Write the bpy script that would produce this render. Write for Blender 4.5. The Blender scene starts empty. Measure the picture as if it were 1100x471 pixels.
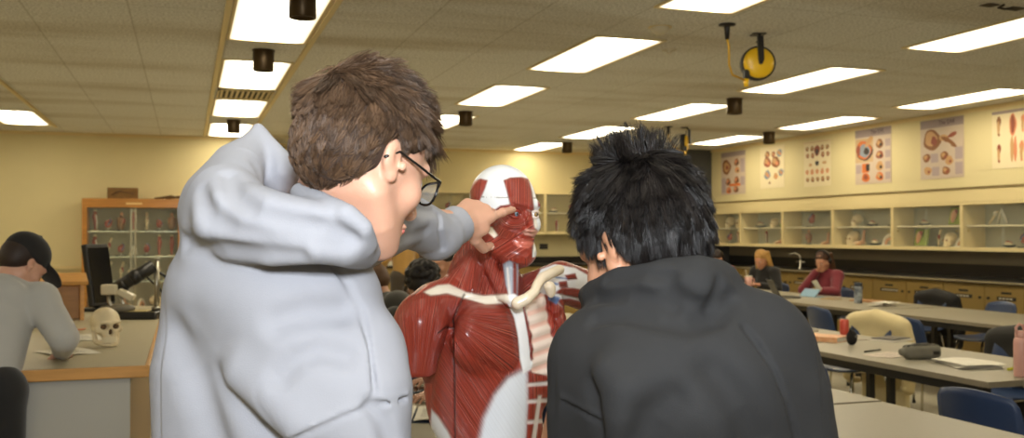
import bpy, bmesh, math, random
import numpy as np
import openvdb
from mathutils import Vector, Matrix, Euler

random.seed(7)
rng = np.random.default_rng(7)
S = bpy.context.scene
COL = S.collection
PI = math.pi
FPX = 1031.0                       # focal length in pixels of the 1100 px wide frame
YAW = math.atan(350 / FPX)         # camera turned right of the room's depth axis
TILT = math.atan(16.5 / FPX)
CH = 1.5                           # eye height
ca, sa = math.cos(YAW), math.sin(YAW)

def c2w(u, v, z=0.0):
    """camera-heading frame (right, ahead, up) -> room"""
    return Vector((u * ca + v * sa, -u * sa + v * ca, z))
def ray(px, py):
    x = (px - 550) / FPX; y = (235.5 - py) / FPX
    v = math.cos(TILT) - y * math.sin(TILT); w = math.sin(TILT) + y * math.cos(TILT)
    return x / v, w / v
def Q(px, py, d):
    """point at heading-frame distance d (u, v, z)"""
    x, w = ray(px, py)
    return np.array([x * d, d, CH + w * d])
def onz(px, py, z):
    x, w = ray(px, py); v = (z - CH) / w
    p = c2w(x * v, v, z); return p
def atv(px, py, v):
    x, w = ray(px, py); return c2w(x * v, v, CH + w * v)

# ---------------------------------------------------------------- materials
def srgb(h):
    if isinstance(h, str):
        c = [int(h[i:i + 2], 16) / 255 for i in (0, 2, 4)]
    else:
        c = [x / 255 for x in h]
    return tuple((x / 12.92 if x <= .04045 else ((x + .055) / 1.055) ** 2.4) for x in c)
MATS = {}
def mat(name, col, rough=.55, metal=0.0, var=0.0, vscale=8.0, bump=0.0, bscale=40.0, coat=0.0, emit=0.0, alpha=1.0,
        trans=0.0, sheen=0.0, spec=None, stretch=None, col2=None):
    if name in MATS: return MATS[name]
    m = bpy.data.materials.new(name); m.use_nodes = True; MATS[name] = m
    nt = m.node_tree; b = nt.nodes['Principled BSDF']
    c = srgb(col)
    b.inputs['Base Color'].default_value = (*c, 1)
    b.inputs['Roughness'].default_value = rough; b.inputs['Metallic'].default_value = metal
    if coat: b.inputs['Coat Weight'].default_value = coat; b.inputs['Coat Roughness'].default_value = .15
    if trans: b.inputs['Transmission Weight'].default_value = trans
    if sheen: b.inputs['Sheen Weight'].default_value = sheen
    if spec is not None: b.inputs['Specular IOR Level'].default_value = spec
    if alpha < 1: b.inputs['Alpha'].default_value = alpha
    if emit:
        b.inputs['Emission Color'].default_value = (*c, 1); b.inputs['Emission Strength'].default_value = emit
    if var or bump or col2:
        tc = nt.nodes.new('ShaderNodeTexCoord'); mp = nt.nodes.new('ShaderNodeMapping')
        nt.links.new(tc.outputs['Object'], mp.inputs['Vector'])
        if stretch: mp.inputs['Scale'].default_value = stretch
    if var or col2:
        n = nt.nodes.new('ShaderNodeTexNoise'); n.inputs['Scale'].default_value = vscale; n.inputs['Detail'].default_value = 5
        nt.links.new(mp.outputs['Vector'], n.inputs['Vector'])
        r = nt.nodes.new('ShaderNodeValToRGB')
        c2 = srgb(col2) if col2 else tuple(x * (1 - var) for x in c)
        r.color_ramp.elements[0].position = .32; r.color_ramp.elements[1].position = .68
        r.color_ramp.elements[0].color = (*c2, 1); r.color_ramp.elements[1].color = (*c, 1)
        nt.links.new(n.outputs['Fac'], r.inputs['Fac']); nt.links.new(r.outputs['Color'], b.inputs['Base Color'])
    if bump:
        n2 = nt.nodes.new('ShaderNodeTexNoise'); n2.inputs['Scale'].default_value = bscale; n2.inputs['Detail'].default_value = 3
        nt.links.new(mp.outputs['Vector'], n2.inputs['Vector'])
        bp = nt.nodes.new('ShaderNodeBump'); bp.inputs['Strength'].default_value = bump; bp.inputs['Distance'].default_value = .01
        nt.links.new(n2.outputs['Fac'], bp.inputs['Height']); nt.links.new(bp.outputs['Normal'], b.inputs['Normal'])
    return m
def glass(name, tint=(235, 240, 232), a=.10):
    m = mat(name, tint, rough=.03, alpha=a)
    return m

# ---------------------------------------------------------------- objects
def tag(o, label=None, cat=None, group=None, kind=None):
    if label: o['label'] = label
    if cat: o['category'] = cat
    if group: o['group'] = group
    if kind: o['kind'] = kind
    return o
def thing(name, label, cat, loc=(0, 0, 0), rz=0.0, group=None, rot=None):
    o = bpy.data.objects.new(name, None); COL.objects.link(o)
    o.location = loc; o.rotation_euler = rot if rot else (0, 0, rz); o.empty_display_size = .1
    return tag(o, label, cat, group)
def copy_tree(o, parent=None):
    c = o.copy(); COL.objects.link(c)
    if parent: c.parent = parent
    for ch in list(o.children): copy_tree(ch, c)
    return c

class MB:
    """collects shapes into one mesh"""
    def __init__(s): s.bm = bmesh.new(); s.mats = []; s.mi = 0; s.T = Matrix()
    def use(s, m):
        if m not in s.mats: s.mats.append(m)
        s.mi = s.mats.index(m); return s
    def _fin(s, vs, smooth=False):
        fs = set(f for v in vs for f in v.link_faces)
        for f in fs: f.material_index = s.mi; f.smooth = smooth
        for v in vs: v.co = s.T @ v.co
        return s
    def box(s, x0, x1, y0, y1, z0, z1, bev=0.0, seg=2):
        M = Matrix.Translation(((x0 + x1) / 2, (y0 + y1) / 2, (z0 + z1) / 2)) @ Matrix.Diagonal((abs(x1 - x0), abs(y1 - y0), abs(z1 - z0), 1))
        r = bmesh.ops.create_cube(s.bm, size=1, matrix=M); vs = r['verts']
        if bev:
            es = list(set(e for v in vs for e in v.link_edges))
            rb = bmesh.ops.bevel(s.bm, geom=es, offset=bev, segments=seg, affect='EDGES', profile=.5)
            vs = list(set(v for f in rb['faces'] for v in f.verts) | set(v for v in vs if v.is_valid))
        return s._fin(vs)
    def obox(s, c, half, R=None, bev=0.0):
        old = s.T; s.T = old @ Matrix.Translation(c) @ (R.to_4x4() if R is not None else Matrix())
        s.box(-half[0], half[0], -half[1], half[1], -half[2], half[2], bev); s.T = old; return s
    def cyl(s, a, b, r0, r1=None, n=20, cap=True):
        a = Vector(a); b = Vector(b); r1 = r0 if r1 is None else r1
        d = b - a; q = d.to_track_quat('Z', 'Y').to_matrix().to_4x4()
        M = Matrix.Translation((a + b) / 2) @ q
        r = bmesh.ops.create_cone(s.bm, cap_ends=cap, segments=n, radius1=r0, radius2=r1, depth=d.length, matrix=M)
        s._fin(r['verts'], True)
        for v in r['verts']:
            for f in v.link_faces:
                if len(f.verts) > 4: f.smooth = False
        return s
    def ball(s, c, r, n=16, R=None):
        r = (r, r, r) if np.isscalar(r) else r
        M = Matrix.Translation(c) @ (R.to_4x4() if R is not None else Matrix()) @ Matrix.Diagonal((*r, 1))
        k = bmesh.ops.create_uvsphere(s.bm, u_segments=n, v_segments=max(6, n // 2 + 2), radius=1, matrix=M)
        return s._fin(k['verts'], True)
    def lathe(s, prof, c=(0, 0, 0), n=28):
        rings = []; vs = []
        for r, z in prof:
            ring = []
            for i in range(n):
                t = 2 * PI * i / n
                v = s.bm.verts.new((c[0] + r * math.cos(t), c[1] + r * math.sin(t), c[2] + z)); ring.append(v); vs.append(v)
            rings.append(ring)
        for a, b in zip(rings, rings[1:]):
            for i in range(n):
                s.bm.faces.new((a[i], a[(i + 1) % n], b[(i + 1) % n], b[i]))
        for ring, flip in ((rings[0], True), (rings[-1], False)):
            s.bm.faces.new(ring[::-1] if flip else ring)
        return s._fin(vs, True)
    def tube(s, pts, r, n=10, closed=False, flat=1.0):
        pts = [Vector(p) for p in pts]; m = len(pts); rr = r if hasattr(r, '__len__') else [r] * m
        vs = []; rings = []; up = Vector((0, 0, 1)); prev = None
        for i, p in enumerate(pts):
            t = (pts[(i + 1) % m] - pts[i - 1]) if closed else (pts[min(i + 1, m - 1)] - pts[max(i - 1, 0)])
            t.normalize()
            a = prev if prev is not None else (up if abs(t.z) < .9 else Vector((1, 0, 0)))
            nrm = (a - t * a.dot(t)).normalized(); prev = nrm; bn = t.cross(nrm)
            ring = []
            for k in range(n):
                th = 2 * PI * k / n
                v = s.bm.verts.new(p + nrm * (rr[i] * math.cos(th)) + bn * (rr[i] * flat * math.sin(th))); ring.append(v); vs.append(v)
            rings.append(ring)
        pairs = list(zip(rings, rings[1:])) + ([(rings[-1], rings[0])] if closed else [])
        for a, b in pairs:
            for k in range(n): s.bm.faces.new((a[k], a[(k + 1) % n], b[(k + 1) % n], b[k]))
        if not closed:
            s.bm.faces.new(rings[0][::-1]); s.bm.faces.new(rings[-1])
        return s._fin(vs, True)
    def prism(s, poly, z0, z1, axis='z'):
        """polygon (a,b) extruded along an axis"""
        def P(a, b, c): return {'z': (a, b, c), 'y': (a, c, b), 'x': (c, a, b)}[axis]
        lo = [s.bm.verts.new(P(a, b, z0)) for a, b in poly]; hi = [s.bm.verts.new(P(a, b, z1)) for a, b in poly]
        n = len(poly)
        fs = [s.bm.faces.new(lo[::-1]), s.bm.faces.new(hi)] + [s.bm.faces.new((lo[i], lo[(i + 1) % n], hi[(i + 1) % n], hi[i])) for i in range(n)]
        bmesh.ops.recalc_face_normals(s.bm, faces=fs)
        return s._fin(lo + hi)
    def sheet(s, grid, thick=0.0, sm=True):
        """grid[i][j] of points; optional thickness downwards"""
        ni = len(grid); nj = len(grid[0]); vs = []
        top = [[s.bm.verts.new(p) for p in row] for row in grid]
        for i in range(ni - 1):
            for j in range(nj - 1): s.bm.faces.new((top[i][j], top[i + 1][j], top[i + 1][j + 1], top[i][j + 1]))
        vs += [v for r in top for v in r]
        fs = list(set(f for v in vs for f in v.link_faces))
        if thick:
            s.bm.normal_update(); r = bmesh.ops.solidify(s.bm, geom=fs, thickness=thick)
            vs += [g for g in r['geom'] if isinstance(g, bmesh.types.BMVert)]
        return s._fin(list(set(vs)), sm)
    def build(s, name, m=None, parent=None, label=None, loc=None):
        me = bpy.data.meshes.new(name)
        bmesh.ops.recalc_face_normals(s.bm, faces=s.bm.faces[:])
        s.bm.to_mesh(me); s.bm.free()
        for x in (s.mats or [m]): me.materials.append(x)
        o = bpy.data.objects.new(name, me); COL.objects.link(o)
        if parent: o.parent = parent
        if loc: o.location = loc
        if label: o['label'] = label
        return o

def np_mesh(name, V, Fq, m, parent=None, smooth=True, attrs=None, label=None):
    V = np.asarray(V, np.float32); Fq = np.asarray(Fq, np.int32)
    me = bpy.data.meshes.new(name); k = Fq.shape[1]
    me.vertices.add(len(V)); me.vertices.foreach_set('co', V.ravel())
    me.loops.add(Fq.size); me.loops.foreach_set('vertex_index', Fq.ravel())
    me.polygons.add(len(Fq)); me.polygons.foreach_set('loop_start', np.arange(0, Fq.size, k, dtype=np.int32))
    me.update(calc_edges=True); me.validate()
    if smooth: me.polygons.foreach_set('use_smooth', np.ones(len(me.polygons), bool))
    for an, (typ, dat) in (attrs or {}).items():
        at = me.attributes.new(an, typ, 'POINT')
        at.data.foreach_set('color' if 'COLOR' in typ else ('vector' if 'VECTOR' in typ else 'value'), np.asarray(dat, np.float32).ravel())
    for mm in (m if isinstance(m, (list, tuple)) else [m]): me.materials.append(mm)
    o = bpy.data.objects.new(name, me); COL.objects.link(o)
    if parent: o.parent = parent
    if label: o['label'] = label
    return o

# ---------------------------------------------------------------- sculpting by distance fields
def rotm(x=0, y=0, z=0):
    return np.array(Euler((x, y, z)).to_matrix())
class Field:
    def __init__(s, lo, hi, h):
        s.lo = np.array(lo, float); s.h = h
        n = np.ceil((np.array(hi, float) - s.lo) / h).astype(int) + 1
        s.f = np.full(tuple(n), .3, np.float32); s.n = n
    def win(s, lo, hi):
        a = np.clip(np.floor((np.array(lo) - s.lo) / s.h).astype(int), 0, s.n); b = np.clip(np.ceil((np.array(hi) - s.lo) / s.h).astype(int) + 1, 0, s.n)
        sl = tuple(slice(i, j) for i, j in zip(a, b))
        ax = [(s.lo[k] + s.h * np.arange(a[k], b[k])).astype(np.float32) for k in range(3)]
        return sl, ax[0][:, None, None], ax[1][None, :, None], ax[2][None, None, :]
    def put(s, fn, lo, hi, k=.02, op='add'):
        pad = k + 3 * s.h
        sl, X, Y, Z = s.win(np.array(lo) - pad, np.array(hi) + pad)
        f = s.f[sl]
        if f.size == 0: return s
        d = fn(X, Y, Z).astype(np.float32)
        if op == 'sub': f, d = -f, d
        if k > 0:
            hh = np.maximum(k - np.abs(f - d), 0) / k
            r = np.minimum(f, d) - hh * hh * k * .25
        else: r = np.minimum(f, d)
        s.f[sl] = -r if op == 'sub' else r
        return s
    def ell(s, c, r, R=None, k=.02, op='add'):
        c = np.array(c, float); r = np.array([r] * 3 if np.isscalar(r) else r, float)
        def fn(X, Y, Z):
            x, y, z = X - c[0], Y - c[1], Z - c[2]
            if R is not None:
                x, y, z = (R[0, 0] * x + R[1, 0] * y + R[2, 0] * z, R[0, 1] * x + R[1, 1] * y + R[2, 1] * z, R[0, 2] * x + R[1, 2] * y + R[2, 2] * z)
            a = np.sqrt((x / r[0]) ** 2 + (y / r[1]) ** 2 + (z / r[2]) ** 2)
            b = np.sqrt((x / r[0] ** 2) ** 2 + (y / r[1] ** 2) ** 2 + (z / r[2] ** 2) ** 2) + 1e-9
            return a * (a - 1) / b
        m = r if R is None else np.full(3, r.max())
        return s.put(fn, c - m, c + m, k, op)
    def chain(s, pts, rad, k=.02, op='add', sq=None):
        """tapered tube through points; sq=(axis vector, factor) flattens along an axis"""
        P = np.array(pts, float); rad = np.array([rad] * len(P) if np.isscalar(rad) else rad, float)
        def fn(X, Y, Z):
            best = None
            for i in range(len(P) - 1):
                a, b = P[i], P[i + 1]; d = b - a; L = float(d @ d) + 1e-12
                t = np.clip(((X - a[0]) * d[0] + (Y - a[1]) * d[1] + (Z - a[2]) * d[2]) / L, 0, 1)
                x, y, z = X - a[0] - t * d[0], Y - a[1] - t * d[1], Z - a[2] - t * d[2]
                if sq is not None:
                    n, q = sq; e = (x * n[0] + y * n[1] + z * n[2]) * (q - 1)
                    x, y, z = x + e * n[0], y + e * n[1], z + e * n[2]
                dd = np.sqrt(x * x + y * y + z * z) - (rad[i] + t * (rad[i + 1] - rad[i]))
                best = dd if best is None else np.minimum(best, dd)
            return best
        R = rad.max()
        return s.put(fn, P.min(0) - R, P.max(0) + R, k, op)
    def box(s, c, half, R=None, rd=.01, k=.01, op='add'):
        c = np.array(c, float); hf = np.array(half, float) - rd
        def fn(X, Y, Z):
            x, y, z = X - c[0], Y - c[1], Z - c[2]
            if R is not None:
                x, y, z = (R[0, 0] * x + R[1, 0] * y + R[2, 0] * z, R[0, 1] * x + R[1, 1] * y + R[2, 1] * z, R[0, 2] * x + R[1, 2] * y + R[2, 2] * z)
            x, y, z = np.broadcast_arrays(np.abs(x) - hf[0], np.abs(y) - hf[1], np.abs(z) - hf[2])
            o = np.sqrt(np.maximum(x, 0) ** 2 + np.maximum(y, 0) ** 2 + np.maximum(z, 0) ** 2)
            return o + np.minimum(np.maximum(np.maximum(x, y), z), 0) - rd
        m = np.full(3, np.linalg.norm(half)) if R is not None else np.array(half)
        return s.put(fn, c - m, c + m, k, op)
    def hit(s, px, py, v0=.6, v1=12, Q=Q, off=0.0):
        """first surface point along the camera ray (field kept in the heading frame)"""
        vs = np.arange(v0, v1, s.h * .5)
        x, w = ray(px, py)
        P = np.stack([x * vs, vs, CH + w * vs], 1)
        I = np.round((P - s.lo) / s.h).astype(int)
        ok = np.all((I >= 0) & (I < s.n), 1)
        P = P[ok]; I = I[ok]
        if len(P) == 0: return None
        val = s.f[I[:, 0], I[:, 1], I[:, 2]]
        j = np.argmax(val < 0)
        if val[j] >= 0: return None
        p = P[j].copy(); p[1] += off; return p
    def fold(s, pxs, r, off=None, k=.02, op='sub', v0=.6):
        """a cloth fold laid on the surface along picture points"""
        pts = [s.hit(x, y, v0=v0) for x, y in pxs]; 
        pts = [p for p in pts if p is not None]
        if len(pts) < 2: return s
        if off is None: off = -.12 * np.max(r) if op == 'sub' else .3 * np.max(r)
        for p in pts: p[1] += off
        rr = r if np.isscalar(r) else list(r)[:len(pts)]
        if not np.isscalar(rr) and len(rr) < len(pts): rr = np.max(rr)
        return s.chain(pts, rr, k, op)
    def disp(s, fn):
        sl, X, Y, Z = s.win(s.lo, s.lo + s.h * s.n); s.f += fn(X, Y, Z).astype(np.float32); return s
    def mesh(s, iso=0.0):
        g = openvdb.FloatGrid(background=.3)
        g.copyFromArray(s.f)
        P, qd = g.convertToQuads(isovalue=iso)
        P = np.asarray(P) * s.h + s.lo
        return P, np.asarray(qd).astype(np.int32)
    def build(s, name, m, parent=None, base=(0, 0, 0), attrs=None, label=None):
        P, qd = s.mesh()
        return np_mesh(name, P - np.array(base), qd, m, parent, attrs=attrs, label=label)
# ================================================================ camera, world, lamps
cam = bpy.data.cameras.new('camera'); camo = bpy.data.objects.new('camera', cam); COL.objects.link(camo)
cam.sensor_width = 36; cam.lens = 36 * FPX / 1100; cam.clip_start = .05; cam.clip_end = 60
camo.location = (0, 0, CH); camo.rotation_euler = (PI / 2 + TILT, 0, -YAW)
cam.dof.use_dof = True; cam.dof.focus_distance = 1.78; cam.dof.aperture_fstop = 7.1
S.camera = camo
S.view_settings.view_transform = 'Standard'; S.view_settings.look = 'None'; S.view_settings.gamma = 1
S.view_settings.use_curve_mapping = False; S.view_settings.exposure = 0.0
w = bpy.data.worlds.new('World'); S.world = w; w.use_nodes = True
w.node_tree.nodes['Background'].inputs['Color'].default_value = (.9, .75, .5, 1)
w.node_tree.nodes['Background'].inputs['Strength'].default_value = .05

def area(name, loc, target, sx, sy, power, col):
    l = bpy.data.lights.new(name, 'AREA'); l.shape = 'RECTANGLE'; l.size = sx; l.size_y = sy; l.energy = power; l.color = col
    o = bpy.data.objects.new(name, l); COL.objects.link(o); o.location = loc
    o.rotation_euler = (Vector(target) - Vector(loc)).to_track_quat('-Z', 'Y').to_euler(); return o

# ================================================================ shell
HC = 3.0; YB = 16.2; YBL = 15.4; XR = 8.84; XRW = 9.2; XL = -5.0; YF = -3.0; XSTEP = 1.3
wallm = mat('cream wall paint', (216, 202, 154), .75, var=.05, vscale=1.5, bump=.05, bscale=120)
trimm = mat('pale cream lacquer', (222, 200, 146), .5)
darkgrey = mat('slate grey paint', (74, 74, 72), .6)
floorm = mat('vinyl floor tile', (190, 182, 160), .45, var=.15, vscale=6)

def ceiling_mat():
    m = bpy.data.materials.new('speckled acoustic tile'); m.use_nodes = True; nt = m.node_tree; b = nt.nodes['Principled BSDF']
    N = nt.nodes.new; L = nt.links.new
    tc = N('ShaderNodeTexCoord')
    mp = N('ShaderNodeMapping'); mp.inputs['Location'].default_value = (-.287, -.35, 0); L(tc.outputs['Object'], mp.inputs['Vector'])
    br = N('ShaderNodeTexBrick'); br.offset = 0; br.inputs['Scale'].default_value = 1
    br.inputs['Brick Width'].default_value = .654; br.inputs['Row Height'].default_value = 1.27; br.inputs['Mortar Size'].default_value = .006
    br.inputs['Color1'].default_value = (1, 1, 1, 1); br.inputs['Color2'].default_value = (.96, .96, .95, 1); br.inputs['Mortar'].default_value = (.74, .72, .67, 1)
    L(mp.outputs['Vector'], br.inputs['Vector'])
    n = N('ShaderNodeTexNoise'); n.inputs['Scale'].default_value = 55; n.inputs['Detail'].default_value = 4; L(tc.outputs['Object'], n.inputs['Vector'])
    r = N('ShaderNodeValToRGB'); r.color_ramp.elements[0].position = .40; r.color_ramp.elements[1].position = .56
    r.color_ramp.elements[0].color = (*srgb((196, 194, 186)), 1); r.color_ramp.elements[1].color = (*srgb((230, 229, 222)), 1); L(n.outputs['Fac'], r.inputs['Fac'])
    mx = N('ShaderNodeMix'); mx.data_type = 'RGBA'; mx.blend_type = 'MULTIPLY'; mx.inputs['Factor'].default_value = 1
    L(r.outputs['Color'], mx.inputs['A']); L(br.outputs['Color'], mx.inputs['B'])
    # old water and dust stains
    n2 = N('ShaderNodeTexNoise'); n2.inputs['Scale'].default_value = .7; n2.inputs['Detail'].default_value = 6
    mp2 = N('ShaderNodeMapping'); mp2.inputs['Scale'].default_value = (.35, 1.6, 1); L(tc.outputs['Object'], mp2.inputs['Vector']); L(mp2.outputs['Vector'], n2.inputs['Vector'])
    r2 = N('ShaderNodeValToRGB'); r2.color_ramp.elements[0].position = .3; r2.color_ramp.elements[1].position = .5
    r2.color_ramp.elements[0].color = (.72, .66, .56, 1); r2.color_ramp.elements[1].color = (1, 1, 1, 1); L(n2.outputs['Fac'], r2.inputs['Fac'])
    mx2 = N('ShaderNodeMix'); mx2.data_type = 'RGBA'; mx2.blend_type = 'MULTIPLY'; mx2.inputs['Factor'].default_value = 1
    L(mx.outputs['Result'], mx2.inputs['A']); L(r2.outputs['Color'], mx2.inputs['B'])
    L(mx2.outputs['Result'], b.inputs['Base Color']); b.inputs['Roughness'].default_value = .9
    bp = N('ShaderNodeBump'); bp.inputs['Strength'].default_value = .25; bp.inputs['Distance'].default_value = .01
    L(n.outputs['Fac'], bp.inputs['Height']); L(bp.outputs['Normal'], b.inputs['Normal'])
    return m
ceilm = ceiling_mat()

def struct(name, boxes, m, parent=None):
    b = MB()
    for x in boxes: b.box(*x)
    o = b.build(name, m, parent)
    if not parent: o['kind'] = 'structure'
    return o
struct('floor', [(XL - .2, XRW + .2, YF - .2, YB + .2, -.1, 0)], floorm)
struct('ceiling', [(XL - .2, XRW + .2, YF - .2, YB + .2, HC, HC + .1)], ceilm)
struct('wall_left', [(XL - .2, XL, YF, YB, 0, HC)], wallm)
struct('wall_front', [(XL, XRW, YF - .2, YF, 0, HC)], wallm)
struct('wall_back', [(XL, XSTEP, YBL, YB + .2, 0, HC), (XSTEP, XRW, YB, YB + .2, 0, HC)], wallm)
struct('wall_right', [(XRW, XRW + .2, YF, YB, 0, HC)], wallm)
struct('wall_soffit', [(XR, XRW, YF, 15.0, 2.06, HC)], wallm)          # boxed-out wall over the cupboards
struct('wall_pillar', [(8.3, XRW, 15.0, YB, 0, HC)], darkgrey)
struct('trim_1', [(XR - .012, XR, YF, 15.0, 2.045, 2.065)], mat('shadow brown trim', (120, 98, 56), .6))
struct('trim_2', [(XR - .02, XR, YF, 15.0, HC - .05, HC)], trimm)
struct('trim_3', [(XL, XSTEP, YBL - .02, YBL, HC - .05, HC), (XSTEP, 8.3, YB - .02, YB, HC - .05, HC)], trimm)
struct('baseboard_back', [(XL, XSTEP, YBL - .015, YBL, 0, .1), (XSTEP, 8.3, YB - .015, YB, 0, .1)], mat('dark rubber base', (60, 50, 40), .6))

# ================================================================ ceiling fixtures
def lamp_mat(name, hi, lo, col):
    # two tubes behind a prismatic lens: brightest along the middle, warm and dimmer at the long edges
    m = mat(name, (240, 226, 190), .4); nt = m.node_tree; N = nt.nodes.new; L = nt.links.new; b = nt.nodes['Principled BSDF']
    tc = N('ShaderNodeTexCoord'); sx = N('ShaderNodeSeparateXYZ'); L(tc.outputs['Object'], sx.inputs[0])
    ab = N('ShaderNodeMath'); ab.operation = 'ABSOLUTE'; L(sx.outputs['X'], ab.inputs[0])
    mr = N('ShaderNodeMapRange'); mr.interpolation_type = 'SMOOTHSTEP'; mr.inputs['From Min'].default_value = .10; mr.inputs['From Max'].default_value = .285
    mr.inputs['To Min'].default_value = hi; mr.inputs['To Max'].default_value = lo; L(ab.outputs[0], mr.inputs['Value'])
    b.inputs['Emission Color'].default_value = (*srgb(col), 1); L(mr.outputs['Result'], b.inputs['Emission Strength']); return m
lampm = lamp_mat('lit prismatic diffuser', 13.0, .9, (255, 242, 212)); lampm2 = lampm
framem = mat('cream troffer frame', (214, 194, 140), .5)
warm = (1.0, .91, .72)
def fixture(x0, y0, y1, label, group='recessed ceiling lights', dim=False):
    x1 = x0 + .6; xc = (x0 + x1) / 2; yc = (y0 + y1) / 2; a = .3; l = (y1 - y0) / 2
    t = thing('ceiling_light', label, 'ceiling light', (xc, yc, HC), 0, group)
    f = MB()
    for q in ((-a, -a + .022, -l, l), (a - .022, a, -l, l), (-a + .022, a - .022, -l, -l + .022), (-a + .022, a - .022, l - .022, l)):
        f.box(q[0], q[1], q[2], q[3], -.012, -.0005)
    f.build('frame', framem, t)
    d = MB().box(-a + .022, a - .022, -l + .022, l - .022, -.007, -.001); d.build('diffuser', lampm2 if dim else lampm, t)
    return t
FX = []
colx = [-2.35, .283, 2.9, 5.42, 7.84]
names = ['over the far left by the back wall', 'in the row above the grey hooded student', 'in the row above the anatomy figure', 'in the row right of the anatomy figure', 'in the row nearest the posters']
ys = {0: [(12.87, 14.42)], 1: [(6.08, 7.62), (8.5, 10.15), (11.05, 12.6), (13.45, 15.2)],
      2: [(4.1, 5.65), (6.6, 8.15), (9.1, 10.6), (11.6, 13.1)], 3: [(4.7, 6.26), (7.15, 8.7), (9.65, 11.22), (12.1, 13.75), (14.6, 16.05)],
      4: [(7.65, 9.22), (10.1, 11.6), (12.6, 14.05)]}
ordn = ['nearest', 'second nearest', 'third nearest', 'fourth nearest', 'fifth nearest']
for c, lst in ys.items():
    for k, (a, b) in enumerate(lst):
        lab = 'lit recessed ceiling light ' + names[c] if len(lst) == 1 else f'lit recessed ceiling light, {ordn[k]} {names[c]}'
        if c == 1 and k == 3: lab = 'lit recessed ceiling light ' + names[c] + ', touching the back wall'
        fixture(colx[c], a, b, lab)
# painted rails that bound the left row of lights and the row at the far left
struct('trim_4', [(.235, .275, -2.5, 15.3, HC - .02, HC)], framem); struct('trim_5', [(.892, .932, -2.5, 15.3, HC - .02, HC)], framem)
struct('trim_6', [(-1.735, -1.70, 8.5, 14.6, HC - .02, HC)], framem)
# fixtures of the same rows behind and beside the camera (outside the picture) as plain lamps
for x in (-1.9, .58, 3.2, 5.7):
    for y in ((-1.2, 1.4) if x < 3.3 else (1.0, 3.2)):
        area('room_lamp', (x, y, HC - .03), (x, y, 0), .6, 1.5, 11, warm)
for y in (4.2, 7.0, 9.8):
    area('room_lamp', (-3.9, y, HC - .03), (-3.9, y, 0), .6, 1.5, 20, warm)
# the photographer's flash, bounced off the ceiling over the camera, and its direct spill
area('flash_bounce', (-.35, -.9, 2.75), (.45, 2.2, 1.3), 1.6, 1.2, 6, (.86, .93, 1.0))
area('flash_head', (.0, -.2, 1.85), (.9, 2.6, 3.0), 0.25, 0.25, 60, (.90, .95, 1.0))

def vent(x0, x1, y0, y1, label, n=10, m=None):
    t = thing('ceiling_vent', label, 'ceiling vent', ((x0 + x1) / 2, (y0 + y1) / 2, HC)); a = (x1 - x0) / 2; l = (y1 - y0) / 2
    MB().box(-a, a, -l, l, -.006, -.001).build('grille_back', mat('dark vent throat', (58, 48, 32), .8), t)
    b = MB()
    for q in ((-a, -a + .02, -l, l), (a - .02, a, -l, l), (-a, a, -l, -l + .02), (-a, a, l - .02, l)): b.box(*q, -.016, -.0055)
    b.build('frame', framem, t)
    for i in range(n):
        x = -a + .02 + (2 * a - .04) * (i + .5) / n
        MB().box(x - .012, x + .012, -l + .02, l - .02, -.013, -.0062).build('louver', framem, t)
vent(.30, .87, 10.28, 10.92, 'louvered ceiling vent between two lights above the grey hooded student')
bronze = mat('dark bronze metal', (70, 55, 34), .38, .7)
for (px, py, lab) in ((283, 54, 'bronze cylinder downlight just left of the grey hooded student\'s hair'), (251, 129, 'small bronze cylinder downlight by the last light of the left row'),
                      (500, 120, 'bronze cylinder downlight above the anatomy figure'), (789, 106, 'bronze cylinder downlight below the nearer yellow cord reel'),
                      (826, 142, 'bronze cylinder downlight near the row of posters'), (609, 153, 'small bronze cylinder downlight near the back wall, above the dark haired student'),
                      (325, -10, 'bronze cylinder downlight cut by the top edge, under the nearest light')):
    p = onz(px, py, HC)
    t = thing('cylinder_downlight', lab, 'downlight', (p.x, p.y, HC), 0, 'bronze cylinder downlights')
    MB().lathe([(.082, 0), (.085, -.01), (.085, -.165), (.080, -.172), (.072, -.172), (.068, -.12), (.001, -.11)]).build('housing', bronze, t)
    MB().lathe([(.092, -.0005), (.092, -.008), (.083, -.012), (.001, -.012)]).build('ceiling_plate', bronze, t)
    MB().ball((0, 0, -.128), (.05, .05, .02)).build('bulb', mat('frosted unlit bulb', (150, 140, 118), .4), t)

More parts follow.
